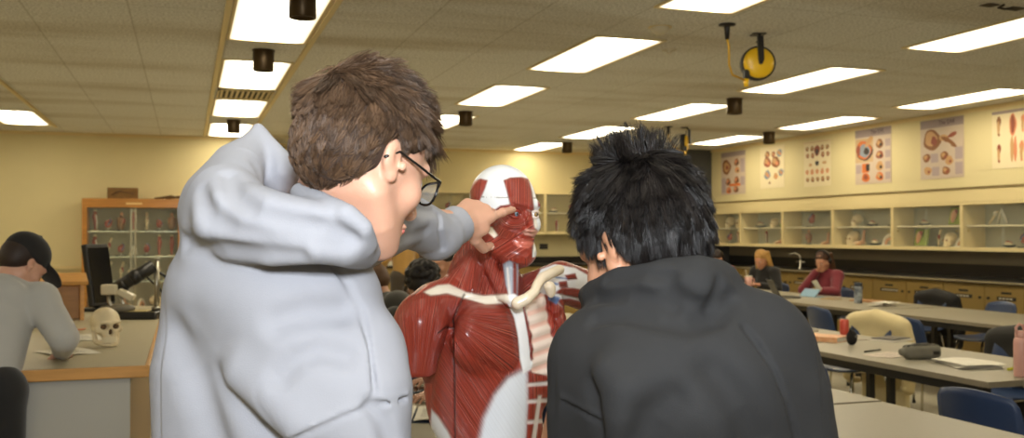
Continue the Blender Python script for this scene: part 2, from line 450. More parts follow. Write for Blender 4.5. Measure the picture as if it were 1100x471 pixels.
yel = mat('safety yellow enamel', (248, 200, 30), .35, coat=.3); blk = mat('black plastic', (26, 24, 22), .4)
def cord_reel(p, pc, label, turn=0.0):
    """round reel hung on a bracket with its cord and plug drop beside it"""
    t = thing('cord_reel', label, 'cord reel', (p.x, p.y, HC), -YAW + turn, 'yellow ceiling cord reels')
    cq, sq_ = math.cos(YAW - turn), math.sin(YAW - turn)
    d = Vector((pc[0] - p.x, pc[1] - p.y, 0)); d = Vector((d.x * cq - d.y * sq_, d.x * sq_ + d.y * cq, 0))
    r = .115
    MB().cyl((0, 0, -.22), (0, .07, -.22), r + .012, n=40).build('drum_back', blk, t)
    b = MB(); old = b.T; b.T = Matrix.Translation((0, 0, -.22)) @ Matrix.Rotation(PI / 2, 4, 'X')
    b.lathe([(.001, .034), (.05, .033), (.09, .026), (r - .005, .012), (r, 0), (r, -.02)], n=44); b.T = old
    b.build('drum_cover', yel, t)
    MB().prism([(-.022, -.03), (.02, -.03), (.026, -.20), (.014, -.235), (-.006, -.235), (-.014, -.2)], -.062, -.03, 'y').tube([(0, -.03, -.03), (0, -.02, -.01), (0, 0, -.003)], .012).box(-.05, .05, -.03, .07, -.008, -.001).build('bracket', blk, t)
    MB().tube([(0, 0, -.09), (0.018, 0, -.065), (0, 0, -.045), (-.016, 0, -.06), (0, 0, -.09)], .005).build('hook', blk, t)
    MB().box(-.115, -.07, -.02, .03, -.34, -.27, .008).build('outlet_guard', blk, t)
    MB().cyl((-.095, 0, -.34), (-.095, 0, -.40), .020, .017, 14).build('socket', yel, t)
    q = [(d.x, d.y, -.10), (d.x + .012, d.y, -.16), (d.x + .035, d.y * .7, -.27), (d.x + .08, d.y * .4, -.33), (-.095, 0, -.355)]
    MB().tube(q, .0075).build('cord', mat('yellow cord', (214, 168, 40), .5), t)
    MB().lathe([(.001, -.11), (.014, -.11), (.02, -.03), (.022, -.012), (.06, -.01), (.06, -.001), (.001, -.001)], (d.x, d.y, 0)).build('plug', blk, t)
p = onz(815, 36, HC); pc = onz(781, 26, HC); cord_reel(p, pc, 'yellow cord reel nearest the camera, under the ceiling')
p = onz(737, 137, HC); pc = onz(718, 136, HC); cord_reel(p, pc, 'far yellow cord reel behind the dark haired student', 1.25)
p = onz(709, 29, HC); t = thing('smoke_detector', 'round cream smoke detector on the ceiling', 'smoke detector', (p.x, p.y, HC))
MB().lathe([(.001, -.055), (.03, -.055), (.045, -.04), (.06, -.035), (.07, -.012), (.07, -.001), (.001, -.001)]).build('detector_body', mat('aged white plastic', (206, 196, 168), .5), t)
MB().lathe([(.085, -.006), (.085, -.001), (.001, -.001), (.001, -.006)]).build('base_ring', framem, t)
p = onz(719, 53, HC); t = thing('sprinkler', 'small cream sprinkler head on the ceiling near the smoke detector', 'sprinkler', (p.x, p.y, HC))
MB().lathe([(.001, -.03), (.02, -.03), (.02, -.018), (.012, -.014), (.06, -.008), (.06, -.001), (.001, -.001)]).build('sprinkler_head', mat('aged white plastic', 0), t)
p = onz(1078, 7, HC); t = thing('ceiling_speaker', 'dark slotted air diffuser at the top right of the ceiling', 'ceiling vent', (p.x, p.y, HC), .1)
for k, xx in enumerate((-.13, .12)): MB().box(xx - .05, xx + .05, -.04, .04, -.008, -.001, .004).build('slot', mat('dark vent throat', 0), t)
MB().tube([(-.06, -.05, -.006), (-.02, .02, -.006), (.05, .03, -.006), (.06, -.03, -.006)], .008).build('deflector', mat('dark vent throat', 0), t)
def onX(px, py, X0):
    x, w = ray(px, py); v = X0 / (x * ca + sa); return c2w(x * v, v, CH + w * v)
def onY(px, py, Y0):
    x, w = ray(px, py); v = Y0 / (-x * sa + ca); return c2w(x * v, v, CH + w * v)
# ================================================================ wall cupboards on the right
cabm = mat('cream cupboard lacquer', (222, 204, 152), .45)
cabin = mat('cupboard inside grey', (168, 164, 140), .6)
glassm = glass('cupboard glass', (226, 236, 224), .05)
shelfm = mat('painted shelf', (214, 204, 168), .4)
def wall_cabinet(loc, rz, wd, dp, z0, z1, label, group, backm=cabin):
    """open framed case: x along the wall, y into the room is -y; two sliding glass doors"""
    t = thing('glass_cupboard', label, 'cupboard', loc, rz, group); a = wd / 2; th = .022
    MB().box(-a, a, -.012, 0, z0, z1).build('back_panel', backm, t)
    for s in (-1, 1): MB().box(s * a, s * (a - th), -dp, -.012, z0, z1).build('side_panel', cabm, t)
    MB().box(-a + th, a - th, -dp, -.012, z0, z0 + .045).build('bottom_panel', cabm, t)
    MB().box(-a + th, a - th, -dp, -.012, z1 - .03, z1).build('top_panel', cabm, t)
    zm = (z0 + z1) / 2 + .01
    MB().box(-a + th, a - th, -dp + .06, -.013, zm - .009, zm + .009).build('shelf', shelfm, t)
    for s, y in ((-1, -dp + .012), (1, -dp + .03)):
        g = MB().box(s * (a - th), -s * .03, y - .002, y + .002, z0 + .046, z1 - .031).build('glass_door', glassm, t)
        MB().cyl((s * (a - .1), y - .0035, (z0 + z1) / 2 - .05), (s * (a - .1), y + .001, (z0 + z1) / 2 - .05), .012, n=12).build('finger_pull', mat('brass dot', (190, 170, 110), .3, .8), g)
    return t, zm + .009
redm = mat('model red', (150, 58, 40), .4); pinkm = mat('model flesh', (206, 150, 110), .45); bonem = mat('model bone', (222, 204, 160), .5)
whitem = mat('model white', (226, 220, 200), .45); grnm = mat('model base green', (130, 146, 30), .5); brwn = mat('model brown', (130, 84, 40), .5); blkb = mat('model base black', (34, 30, 26), .4); blum = mat('model blue', (60, 90, 130), .4)
def spec_organ(t, s):
    MB().box(-.06 * s, .06 * s, -.04 * s, .04 * s, 0, .014).build('base', blkb, t)
    MB().cyl((0, 0, .014), (0, 0, .06 * s), .006).build('post', whitem, t)
    MB().ball((0, 0, .10 * s), (.05 * s, .04 * s, .055 * s)).ball((.03 * s, 0, .14 * s), .03 * s).build('organ', redm, t)
    MB().tube([(-.02 * s, -.03 * s, .08 * s), (.0, -.046 * s, .11 * s), (.03 * s, -.03 * s, .15 * s), (.02 * s, 0, .18 * s)], .008 * s).build('vessel', blum, t)
def spec_skull(t, s):
    MB().ball((0, .01 * s, .1 * s), (.065 * s, .085 * s, .07 * s)).ball((0, -.05 * s, .055 * s), (.045 * s, .04 * s, .045 * s)).build('cranium', bonem, t)
    MB().tube([(-.045 * s, -.0 * s, .04 * s), (-.035 * s, -.06 * s, .014 * s), (0, -.08 * s, .012 * s), (.035 * s, -.06 * s, .014 * s), (.045 * s, 0, .04 * s)], .013 * s).build('jaw', bonem, t)
    for q in (-1, 1): MB().ball((q * .026 * s, -.08 * s, .075 * s), (.016 * s, .012 * s, .014 * s), 10).build('eye_socket', brwn, t)
def spec_board(t, s):
    R = Matrix.Rotation(-.22, 3, 'X')
    MB().obox((0, 0, .11 * s), (.11 * s, .008, .105 * s), R).build('board', grnm, t)
    MB().obox((0, .045 * s, .07 * s), (.03 * s, .006, .07 * s), Matrix.Rotation(.5, 3, 'X')).build('easel', blkb, t)
    MB().ball((-.02 * s, -.028, .12 * s), (.04 * s, .022, .07 * s), R=Matrix.Rotation(.4, 3, 'Y')).ball((-.045 * s, -.02, .07 * s), (.03 * s, .02, .04 * s)).build('relief_organ', pinkm, t)
    MB().ball((.012 * s, -.026, .16 * s), (.025 * s, .015, .03 * s)).build('relief_gland', redm, t)
def spec_joint(t, s):
    MB().lathe([(.05 * s, 0), (.05 * s, .012), (.01, .014)]).build('base', blkb, t)
    MB().tube([(0, 0, .012), (.0, 0, .09 * s), (.005 * s, 0, .12 * s)], [.016 * s, .013 * s, .026 * s]).build('lower_bone', bonem, t)
    MB().tube([(.0, 0, .13 * s), (.02 * s, 0, .19 * s), (.05 * s, 0, .26 * s)], [.028 * s, .015 * s, .018 * s]).build('upper_bone', bonem, t)
    MB().ball((.015 * s, -.008, .15 * s), (.022 * s, .02 * s, .045 * s)).build('muscle', redm, t)
def spec_limb(t, s):
    MB().box(-.045 * s, .045 * s, -.04 * s, .04 * s, 0, .014).build('base', bonem, t)
    MB().tube([(0, 0, .014), (.004, 0, .1 * s), (-.008 * s, 0, .2 * s), (0, 0, .29 * s)], [.014 * s, .022 * s, .036 * s, .024 * s]).build('flesh', redm, t)
    MB().tube([(.02 * s, -.012, .03 * s), (.026 * s, -.02, .14 * s), (.012 * s, -.03 * s, .24 * s)], [.006, .008, .007]).build('tendon', whitem, t)
    MB().ball((0, 0, .298 * s), (.026 * s, .022 * s, .02 * s)).build('bone_end', bonem, t)
def spec_foot(t, s):
    MB().tube([(.0, .04 * s, .2 * s), (.0, .03 * s, .1 * s), (0, .02 * s, .035 * s), (0, -.05 * s, .028 * s), (0, -.11 * s, .014 * s)], [.022 * s, .02 * s, .034 * s, .03 * s, .014 * s]).build('foot', pinkm, t)
    for i in range(4): MB().tube([((i - 1.5) * .013 * s, -.06 * s, .045 * s), ((i - 1.5) * .014 * s, -.12 * s, .012 * s)], .006 * s).build('toe_bone', bonem, t)
    MB().ball((0, .05 * s, .022 * s), (.022 * s, .03 * s, .022 * s)).build('heel', bonem, t)
def spec_bowl(t, s):
    MB().tube([(.1 * s * math.cos(a), .0, .012 + .1 * s * math.sin(a)) for a in np.linspace(0, PI, 14)], .018 * s).build('arch', whitem, t)
    MB().tube([(.062 * s * math.cos(a), -.01, .012 + .062 * s * math.sin(a)) for a in np.linspace(0, PI, 12)], .014 * s).build('inner_arch', pinkm, t)
    MB().box(-.12 * s, .12 * s, -.03 * s, .03 * s, 0, .012).build('base', whitem, t)
def spec_frame(t, s):
    MB().tube([(-.14 * s, 0, .01), (-.06 * s, .0, .1 * s), (-.02 * s, 0, .14 * s)], .011 * s).build('femur', bonem, t)
    MB().tube([(-.03 * s, 0, .01), (.03 * s, 0, .16 * s), (.1 * s, 0, .02)], [.011 * s, .014 * s, .01 * s]).build('pelvis_bone', whitem, t)
    MB().ball((-.05 * s, 0, .12 * s), .024 * s).build('joint_ball', whitem, t)
def spec_torso(t, s):
    MB().lathe([(.05 * s, 0), (.05 * s, .014), (.02, .016)]).build('base', blkb, t)
    MB().tube([(0, 0, .014), (0, 0, .08 * s), (.0, 0, .17 * s), (.006 * s, 0, .21 * s)], [.03 * s, .055 * s, .06 * s, .02 * s]).build('trunk', brwn, t)
    MB().ball((0, -.045 * s, .14 * s), (.03 * s, .02 * s, .04 * s)).build('lungs', redm, t)
    MB().ball((0.006 * s, -.005, .235 * s), (.022 * s, .026 * s, .03 * s)).build('small_head', pinkm, t)
def spec_dish(t, s):
    MB().lathe([(.02 * s, 0), (.07 * s, .012), (.075 * s, .03), (.07 * s, .03), (.03 * s, .014), (.001, .012)]).build('dish', blkb, t)
    MB().ball((0, 0, .04 * s), (.055 * s, .04 * s, .026 * s)).build('organ', bonem, t)
    MB().tube([(-.05 * s, 0, .05 * s), (0, -.02 * s, .075 * s), (.05 * s, 0, .05 * s)], .009 * s).build('vessel', redm, t)
SP = dict(organ=(spec_organ, 'red organ model'), skull=(spec_skull, 'small skull model'), board=(spec_board, 'green relief board'),
          joint=(spec_joint, 'jointed bone model'), limb=(spec_limb, 'red limb model'), foot=(spec_foot, 'foot model'), bowl=(spec_bowl, 'white arch model'),
          frame=(spec_frame, 'white bone pair'), torso=(spec_torso, 'small brown torso model'), dish=(spec_dish, 'organ in a black dish'))
PROTO = {}
SPH = dict(organ=.2, skull=.17, board=.22, joint=.285, limb=.33, foot=.225, bowl=.135, frame=.18, torso=.275, dish=.09)
def specimen(kind, where, loc, rz, s, group, room=.235):
    s = round(min(s, room / SPH[kind]), 2); fn, lab = SP[kind]; key = (kind, round(s, 2))
    lb = lab + ' ' + where
    if key in PROTO:
        t = copy_tree(PROTO[key]); t.location = loc; t.rotation_euler = (0, 0, rz); t['label'] = lb; t['group'] = group
    else:
        t = thing('anatomical_model', lb, 'anatomical model', loc, rz, group); fn(t, s); PROTO[key] = t
    return t

WY = [6.78, 8.0, 9.21, 10.41, 11.65, 12.88, 14.10, 14.98]
which = ['the cupboard nearest the camera', 'the cupboard below the muscle poster', 'the cupboard with the green boards', 'the cupboard right of the dark bottle', 'the cupboard above the woman in red', 'the cupboard above the blonde woman', 'the cupboard beside the dark pillar']
fill = {1: ([('frame', .3, .9), ('torso', .72, .8), ('joint', .92, .65)], [('dish', .42, .8), ('organ', .62, .85), ('foot', .88, .8)]),
        2: ([('board', .8, 1.05), ('dish', .3, .75)], [('board', .25, 1.05), ('joint', .52, .65), ('skull', .7, .85), ('bowl', .88, .75)]),
        3: ([('organ', .88, .9), ('skull', .22, .8), ('dish', .5, .8)], [('skull', .15, .95), ('foot', .3, 1.0), ('bowl', .82, 1.05), ('dish', .55, .9)]),
        4: ([('organ', .38, 1.0), ('dish', .9, .7)], [('torso', .32, .8), ('foot', .7, .7)]),
        5: ([('dish', .25, 1.0), ('board', .85, .85), ('skull', .6, .7)], [('limb', .4, .6), ('foot', .75, .8)]),
        6: ([('skull', .3, .9), ('skull', .7, .85)], [('organ', .25, .8), ('limb', .6, .6), ('joint', .8, .65)])}
for k in range(7):
    y0, y1 = WY[k], WY[k + 1]; yc = (y0 + y1) / 2; wd = y1 - y0 - .004
    lab = ['cream glass-fronted wall cupboard cut by the right edge of the photo', 'cream glass-fronted wall cupboard below the poster of muscled legs, holding white bones', 'cream glass-fronted wall cupboard holding two green relief boards',
           'cream glass-fronted wall cupboard holding a skull and a white arch', 'cream glass-fronted wall cupboard above the woman in red, with a small torso', 'cream glass-fronted wall cupboard above the blonde woman, with a green board', 'cream glass-fronted wall cupboard beside the dark pillar'][k]
    t, zs = wall_cabinet((XRW - .001, yc, 0), -PI / 2, wd, XRW - XR - .003, 1.30, 1.885, lab, 'glass-fronted wall cupboards under the posters')
    # in the cupboard's frame +x runs towards -Y (to the right in the picture)
    for rows, z, nm in ((fill.get(k, ([], []))[0], zs, 'upper shelf'), (fill.get(k, ([], []))[1], 1.346, 'floor')):
        for kind, f, s in rows:
            place = ['far left', 'left', 'middle', 'right', 'far right'][min(4, int(f * 5))]
            specimen(kind, f'at {place}, {nm}, {which[k][4:]}', (XRW - .16, y1 - .05 - (wd - .1) * f, z + .001), -PI / 2, s * (1.0 if kind == 'board' else 1.25), 'models in the wall cupboards')
b = MB(); b.box(XR, XRW, WY[0], 15.0, 1.887, 2.06); o = b.build('trim_7', cabm); o['kind'] = 'structure'
b = MB().box(XRW - .004, XRW, 3, 15.0, .98, 1.298); o = b.build('wall_backsplash', mat('warm grey splash panel', (128, 118, 98), .5)); o['kind'] = 'structure'
# counter with dark upstand
t = thing('lab_counter', 'long black topped lab counter along the poster wall', 'counter', (8.88, 9, 0))
blacktop = mat('black epoxy top', (22, 20, 18), .3)
MB().box(-.37, .314, -6, 5.98, .945, .98, .006).build('worktop', blacktop, t)
MB().box(.295, .314, -6, 5.98, .981, 1.13).build('upstand', blacktop, t)
MB().box(-.375, -.3701, -6, 5.98, .952, .972).build('edge_strip', mat('pale edge strip', (150, 138, 108), .4), t)
olive = mat('olive beige laminate', (150, 124, 66), .5)
MB().box(-.28, .312, -6, 5.98, 0, .1).build('plinth', darkgrey, t)
labm = mat('black label strip', (24, 22, 20), .5); lettm = mat('label lettering white', (214, 208, 190), .5)
def lettering(s, size, m, parent, loc, rot, name='lettering'):
    c = bpy.data.curves.new(name, 'FONT'); c.body = s; c.size = size; c.align_x = 'CENTER'; c.align_y = 'CENTER'; c.extrude = .0004
    tmp = bpy.data.objects.new(name, c); COL.objects.link(tmp); bpy.context.view_layer.update()
    me = bpy.data.meshes.new_from_object(tmp.evaluated_get(bpy.context.evaluated_depsgraph_get()))
    bpy.data.objects.remove(tmp); me.materials.clear(); me.materials.append(m)
    o = bpy.data.objects.new(name, me); COL.objects.link(o); o.parent = parent; o.location = loc; o.rotation_euler = rot; return o
cabpos = [6.1, 7.35, 8.6, 9.85, 11.1, 12.35, 13.6]
for i, y in enumerate(cabpos):
    t = thing('base_cabinet', f'olive beige base cabinet under the black counter, {["nearest the camera", "second along", "third along", "behind the woman in red", "fifth along", "sixth along", "farthest"][i]}', 'cabinet', (8.88, y, 0), -PI / 2, 'olive base cabinets under the counter')
    MB().box(-.622, .622, -.28, .31, .101, .944).build('carcass', olive, t)
    for s in (-1, 1):
        d = MB().box(s * .618, s * .004, -.30, -.281, .11, .93, .003).build('door', olive, t)
        MB().cyl((s * .06, -.300, .78), (s * .06, -.318, .78), .014, n=12).build('knob', mat('dark knob', (40, 34, 26), .4), d)
        MB().cyl((s * .31, -.300, .885), (s * .31, -.307, .885), .010, n=10).build('lock', mat('brass lock', (170, 140, 70), .3, .8), d)
        q = MB().box(s * .31 - .07, s * .31 + .07, -.3035, -.3005, .835, .86).build('label_strip', labm, d)
        w_ = .13 if (i + s) % 2 else .16
        MB().box(s * .31 - w_, s * .31 + w_, -.3035, -.3005, .765, .805).build('label_strip', labm, d)
        for j in range(6 if w_ > .14 else 4):
            xx = s * .31 - w_ * .8 + j * .05
            MB().box(xx, xx + .036, -.3045, -.3036, .777, .793).build('label_text', lettm, d)

# ================================================================ posters
paper = mat('poster paper', (222, 208, 170), .6); lilac = mat('poster lilac band', (150, 134, 132), .6); lilacl = mat('poster lilac ground', (196, 178, 158), .6)
ink = mat('poster ink', (70, 52, 60), .6); porg = mat('poster orange', (200, 108, 48), .6); pred = mat('poster red', (140, 72, 48), .6); pbrn = mat('poster brown', (132, 84, 44), .6); pdk = mat('poster dark', (54, 44, 38), .6); pblu = mat('poster blue grey', (130, 140, 150), .6); ptan = mat('poster tan', (190, 146, 96), .6); pcor = mat('poster coral', (206, 130, 90), .6); pmau = mat('poster text block', (170, 152, 150), .6)
def poster(px0, py0, px1, py1, label, kind, title=None, sheetm=paper):
    a = onX(px0, py0, XR); c = onX(px1, py1, XR); wd = a.y - c.y; hh = a.z - c.z
    t = thing('poster', label, 'poster', (XR - .004, (a.y + c.y) / 2, (a.z + c.z) / 2), -PI / 2, 'anatomy posters high on the wall')
    W, H = wd / 2, hh / 2
    MB().box(-W, W, -.002, .002, -H, H).build('sheet', sheetm, t)
    L = [0]
    def blob(x, z, rx, rz, m, n=18, rot=0):
        L[0] += 1; y = -.0022 - .00008 * L[0]
        R = Matrix.Rotation(rot, 2)
        pts = [R @ Vector((rx * W * math.cos(q) * (1 + .12 * math.sin(3 * q + x * 9)), rz * H * math.sin(q) * (1 + .1 * math.cos(2 * q + z * 7)))) for q in np.linspace(0, 2 * PI, n, endpoint=False)]
        MB().prism([(x * W + p.x, z * H + p.y) for p in pts], y, y + .0006, 'y').build('picture', m, t)
    def rect(x0, x1, z0, z1, m):
        L[0] += 1; y = -.0022 - .00008 * L[0]
        MB().box(x0 * W, x1 * W, y, y + .0006, z0 * H, z1 * H).build('panel', m, t)
    def fig(x, z, s, cols):
        blob(x, z, s, s * .8, cols[0]); blob(x - s * .25, z + s * .15, s * .5, s * .4, cols[1]); blob(x + s * .3, z - s * .2, s * .35, s * .3, cols[2])
    if kind == 'eye':
        rect(-1, 1, .72, 1, lilac); rect(-.98, .02, -.2, .66, mat('poster pale brown', (190, 160, 120), .6))
        blob(-.48, .22, .46, .36, pdk); blob(-.52, .25, .42, .33, porg); blob(-.46, .22, .3, .25, pblu); blob(-.36, .2, .15, .13, pdk); blob(-.82, .25, .12, .2, pred); blob(-.2, .55, .28, .1, ptan, rot=.7)
        for z, m in ((.42, pbrn), (.02, pred), (-.38, ptan), (-.75, porg)): fig(.38, z, .2, (m, ptan, pdk))
        for z in (.42, .02, -.38, -.75): rect(.68, .95, z - .12, z + .14, pmau)
        rect(-.6, -.22, -.58, -.25, porg); rect(-.38, -.18, -.52, -.28, pdk); blob(-.4, -.76, .22, .17, porg); blob(-.4, -.74, .12, .1, pred); rect(-.95, -.65, -.6, -.28, pmau)
    elif kind == 'ear':
        rect(-1, 1, .72, 1, lilac); blob(-.45, .32, .42, .34, pbrn); blob(-.5, .36, .28, .24, ptan); blob(-.35, .28, .14, .16, pred); blob(.1, .35, .22, .1, ptan); blob(.5, .42, .22, .07, pred, rot=.3); blob(.35, .2, .4, .09, pbrn, rot=-.5); blob(.2, .05, .22, .16, sheetm)
        for x, z, m in ((-.7, -.28, pbrn), (-.65, -.72, ptan), (.12, -.25, pbrn), (.35, -.42, ptan), (.2, -.75, pbrn)): fig(x, z, .18, (m, ptan, pred))
        for x0, x1, z0, z1 in ((-.5, -.15, -.45, -.15), (.62, .95, -.4, .0), (.62, .95, -.9, -.5), (-.45, -.1, -.9, -.6)): rect(x0, x1, z0, z1, pmau)
    elif kind == 'legs':
        rect(-1, 1, .9, 1, lilac)
        for x, z, s, m in ((-.62, .5, 1.0, pbrn), (-.62, -.45, .9, pred), (.62, -.42, 1.0, pcor), (.7, .5, .8, pcor)):
            blob(x, z + .12, .12 * s, .2 * s, m); blob(x - .02, z - .1, .08 * s, .26 * s, ptan); blob(x, z - .32 * s, .06, .05, m)
        blob(.15, .48, .2, .36, pcor); blob(.15, .5, .12, .3, pred); blob(.1, -.35, .1, .42, ptan); blob(.28, -.35, .09, .42, pcor)
    elif kind == 'grid':
        for j, z in enumerate((.66, .36, -.36, -.7)):
            for i, x in enumerate((-.75, -.38, 0, .38, .75)):
                if j < 2 and i == 2: continue
                blob(x + .04 * (j % 2), z, .12, .1 + .02 * (i % 2), (pbrn, pred, pcor, pbrn)[j]); blob(x + .04 * (j % 2), z + .02, .06, .05, ptan)
        blob(0, .55, .22, .22, pred); blob(0, .5, .12, .12, pdk); blob(0, .0, .14, .12, pdk); blob(-.5, -.05, .12, .08, ptan); blob(.55, 0, .16, .07, ptan)
        rect(-.98, .98, .93, .95, ptan)
    elif kind == 'cells':
        for x, z, s, m in ((-.4, .62, .2, pbrn), (.1, .6, .16, pred), (.6, .62, .22, pblu), (-.4, .25, .3, pred), (.3, .22, .34, pbrn), (-.4, -.35, .26, pblu), (.3, -.45, .18, ptan), (.72, -.3, .2, pblu), (-.2, -.75, .08, pdk)): fig(x, z, s, (m, ptan, pcor))
    elif kind == 'brain':
        rect(-1, 1, .78, 1, lilac); blob(-.55, .3, .36, .34, pbrn); blob(-.55, .3, .22, .22, ptan); blob(-.5, .28, .12, .1, pred)
        for x, z, m in ((.3, .48, pbrn), (.35, .12, ptan), (-.4, -.4, pbrn), (.3, -.35, pbrn), (-.35, -.8, porg), (.25, -.78, pbrn)): fig(x, z, .2, (m, pcor, pdk))
        rect(.62, .95, .0, .62, pmau); rect(-.3, .6, -.62, -.5, porg); rect(.62, .95, -.6, -.2, pmau); rect(-.95, -.6, -.9, -.2, pmau)
    if title: lettering(title, hh * .10, ink, t, (W * .25, -.0052, H * .86), (PI / 2, 0, 0), 'title_lettering')
    return t
poster(775, 165, 801, 208, 'lilac bordered anatomy poster nearest the dark pillar', 'brain', None, lilacl)
poster(817, 159, 843, 201, 'pale poster of round tissue drawings, second from the dark pillar', 'cells')
poster(864, 153, 893, 199, 'pale poster with rows of small brown organs', 'grid')
poster(919, 141, 958, 196, 'poster of a large orange eyeball under a lilac heading', 'eye', 'The EYE', lilacl)
poster(989, 131, 1036, 190, 'poster of a cut-open ear under a lilac heading', 'ear', 'The EAR', lilacl)
poster(1066, 121, 1106, 179, 'pale poster of muscled legs and a torso at the right edge', 'legs')

# ================================================================ back wall cupboards and counter
for i in range(5):
    x0 = 2.55 + i * 1.15
    t, zs = wall_cabinet((x0 + .575, YB - .001, 0), 0, 1.146, .36, 1.50, 2.24, 'cream glass-fronted cupboard on the back wall, ' + ['nearest the grey hood', 'second from the grey hood', 'left of the anatomy figure\'s head', 'right of the anatomy figure\'s face', 'nearest the dark pillar'][i], 'glass-fronted cupboards on the back wall', mat('cupboard back cream', (196, 180, 128), .6))
    for j, (kind, f, s) in enumerate([('dish', .2, 1.1), ('organ', .5, 1.0), ('skull', .8, .9), ('limb', .25, .8), ('joint', .45, .9), ('organ', .65, 1.0), ('limb', .85, .8)]):
        up = j < 3
        specimen(kind, f'at {["left", "middle", "right", "far left", "left", "right", "far right"][j]}, {"upper" if up else "lower"} shelf, back cupboard {["by the grey hood", "second from the hood", "left of the figure", "right of the figure", "by the pillar"][i]}', (x0 + 1.15 * f, YB - .16, (zs if up else 1.546) + .001), .3 * j, s, 'models in the back wall cupboards')
t = thing('lab_counter', 'black topped counter along the back wall', 'counter', (5.2, YB - .31, 0))
MB().box(-2.9, 3.05, -.33, .305, .945, .98, .006).build('worktop', blacktop, t)
MB().box(-2.9, 3.05, .28, .305, .981, 1.10).build('upstand', blacktop, t)
MB().box(-2.9, 3.05, -.28, .3, 0, .944).build('base', olive, t)
for i, (x, z) in enumerate(((5.75, 1.26), (6.1, 1.28))):
    t = thing('wall_outlet', ['square black power outlet on the back wall, left one', 'wider black power outlet on the back wall, right one'][i], 'outlet', (x, YB, z), 0, 'black outlets')
    MB().box(-.06 - .02 * i, .06 + .02 * i, -.012, -.0005, -.05, .05, .004).build('cover_plate', blk, t)
    for s in (-1, 1): MB().box(s * .028 - .012, s * .028 + .012, -.015, -.0122, -.02, .02).build('socket_face', mat('dark grey plastic', (60, 56, 50), .4), t)

# ================================================================ display case on the left back wall
woodm = mat('honey oak veneer', (188, 128, 50), .42, var=.25, vscale=3, stretch=(1, 12, 12), coat=.2)
woodl = mat('pale maple edge', (206, 150, 76), .42, var=.18, vscale=4, stretch=(1, 10, 10))
YC = YBL
a = onY(88, 213, YC - .4); c = onY(197, 213, YC - .4)
x0, x1 = a.x, c.x; xc = (x0 + x1) / 2; wd = x1 - x0; zt = a.z
t = thing('display_case', 'honey oak display case with glass doors full of anatomy models', 'display case', (xc, YC - .001, 0)); A_ = wd / 2; dp = .4
for s in (-1, 1): MB().box(s * A_, s * (A_ - .07), -dp, -.015, 0, zt, .004).build('side_panel', woodm, t)
MB().box(-A_ + .07, A_ - .07, -dp, -.015, zt - .13, zt, .004).build('header', woodm, t)
MB().box(-A_ + .07, A_ - .07, -dp, -.015, 0, .42, .004).build('base', woodm, t)
MB().box(-A_, A_, -.015, 0, 0, zt).build('back_panel', mat('case back grey green', (158, 150, 122), .6), t)
MB().box(-.10, .12, -dp - .004, -dp - .0005, zt - .085, zt - .06).build('name_plate', mat('pale plate', (226, 196, 130), .4), t)
zsh = [.42]
for z in (.81, 1.17, 1.54):
    MB().box(-A_ + .072, A_ - .072, -dp + .05, -.016, z - .008, z + .008).build('shelf', mat('glass shelf edge', (214, 220, 196), .2), t); zsh.append(z + .008)
for s, y in ((-1, -dp + .015), (1, -dp + .035)):
    g = MB().box(s * (A_ - .072), -s * .03, y - .003, y + .003, .425, zt - .132).build('glass_door', glassm, t)
    MB().box(-s * .03 - .012, -s * .03 + .012, y - .006, y + .006, .425, zt - .132).build('door_stile', mat('aluminium', (170, 160, 130), .35, .8), g)
rows = {2: ['limb', 'joint', 'organ', 'frame', 'organ', 'limb', 'limb'], 3: ['limb', 'organ', 'torso', 'limb', 'joint', 'organ', 'torso'], 1: ['frame', 'joint', 'joint', 'skull', 'joint', 'joint', 'foot'], 0: ['skull', 'organ', 'foot', 'bowl', 'skull', 'organ']}
for r, ks in rows.items():
    for i, kd in enumerate(ks):
        x = -A_ + .16 + (wd - .32) * i / (len(ks) - 1)
        specimen(kd, f'in the oak display case, {["lowest", "third", "second", "top"][r]} shelf, {["first", "second", "third", "fourth", "fifth", "sixth", "seventh"][i]} from left', (xc + x, YC - .2, zsh[r] + .001), .4 * i, 1.05, 'models in the display case', .33)
t = thing('wooden_block', 'small brown wooden plaque standing on the oak display case', 'plaque', (onY(132, 203, YC - .2).x, YC - .2, zt + .001))
MB().box(-.21, .21, -.03, .03, 0, .165, .006).build('block', mat('weathered walnut', (134, 98, 46), .6, var=.4, vscale=5, stretch=(2, 8, 8)), t)
MB().tube([(-.15, -.034, .06), (-.05, -.034, .11), (.06, -.034, .09), (.15, -.034, .075)], .008).build('carving', mat('weathered walnut dark', (86, 62, 30), .6), t)
xx = onY(183, 210, YC - .2).x
t = thing('branch_specimen', 'dark twiggy specimen lying on the right of the display case top', 'specimen', (xx, YC - .2, zt + .001))
for k in range(5): MB().tube([(-.22 + .05 * k, -.05 + .02 * k, .012), (-.1 + .05 * k, 0, .03 + .012 * (k % 3)), (.06 + .05 * k, .04 - .02 * k, .018)], [.012, .016, .008]).build('twig', mat('dark bark', (86, 66, 38), .7), t)
p = onY(212, 205, YBL); t = thing('wall_frame', 'small framed notice on the back wall beside the grey hood', 'picture frame', (p.x, YBL - .001, p.z))
MB().box(-.12, .12, -.02, 0, -.16, .16, .004).build('frame', framem, t); MB().box(-.1, .1, -.0225, -.0205, -.14, .14).build('notice', mat('notice paper', (190, 180, 150), .6), t)
p = onY(65, 300, YBL); t = thing('wall_trunking', 'narrow cream cable trunking strip low on the back wall', 'trunking', (p.x - .0, YBL - .001, 1.02))
MB().box(-.9, .32, -.03, 0, -.035, .035, .004).build('channel', wallm, t); MB().box(-.9, .32, -.034, -.0305, -.012, .012).build('cover_strip', trimm, t)

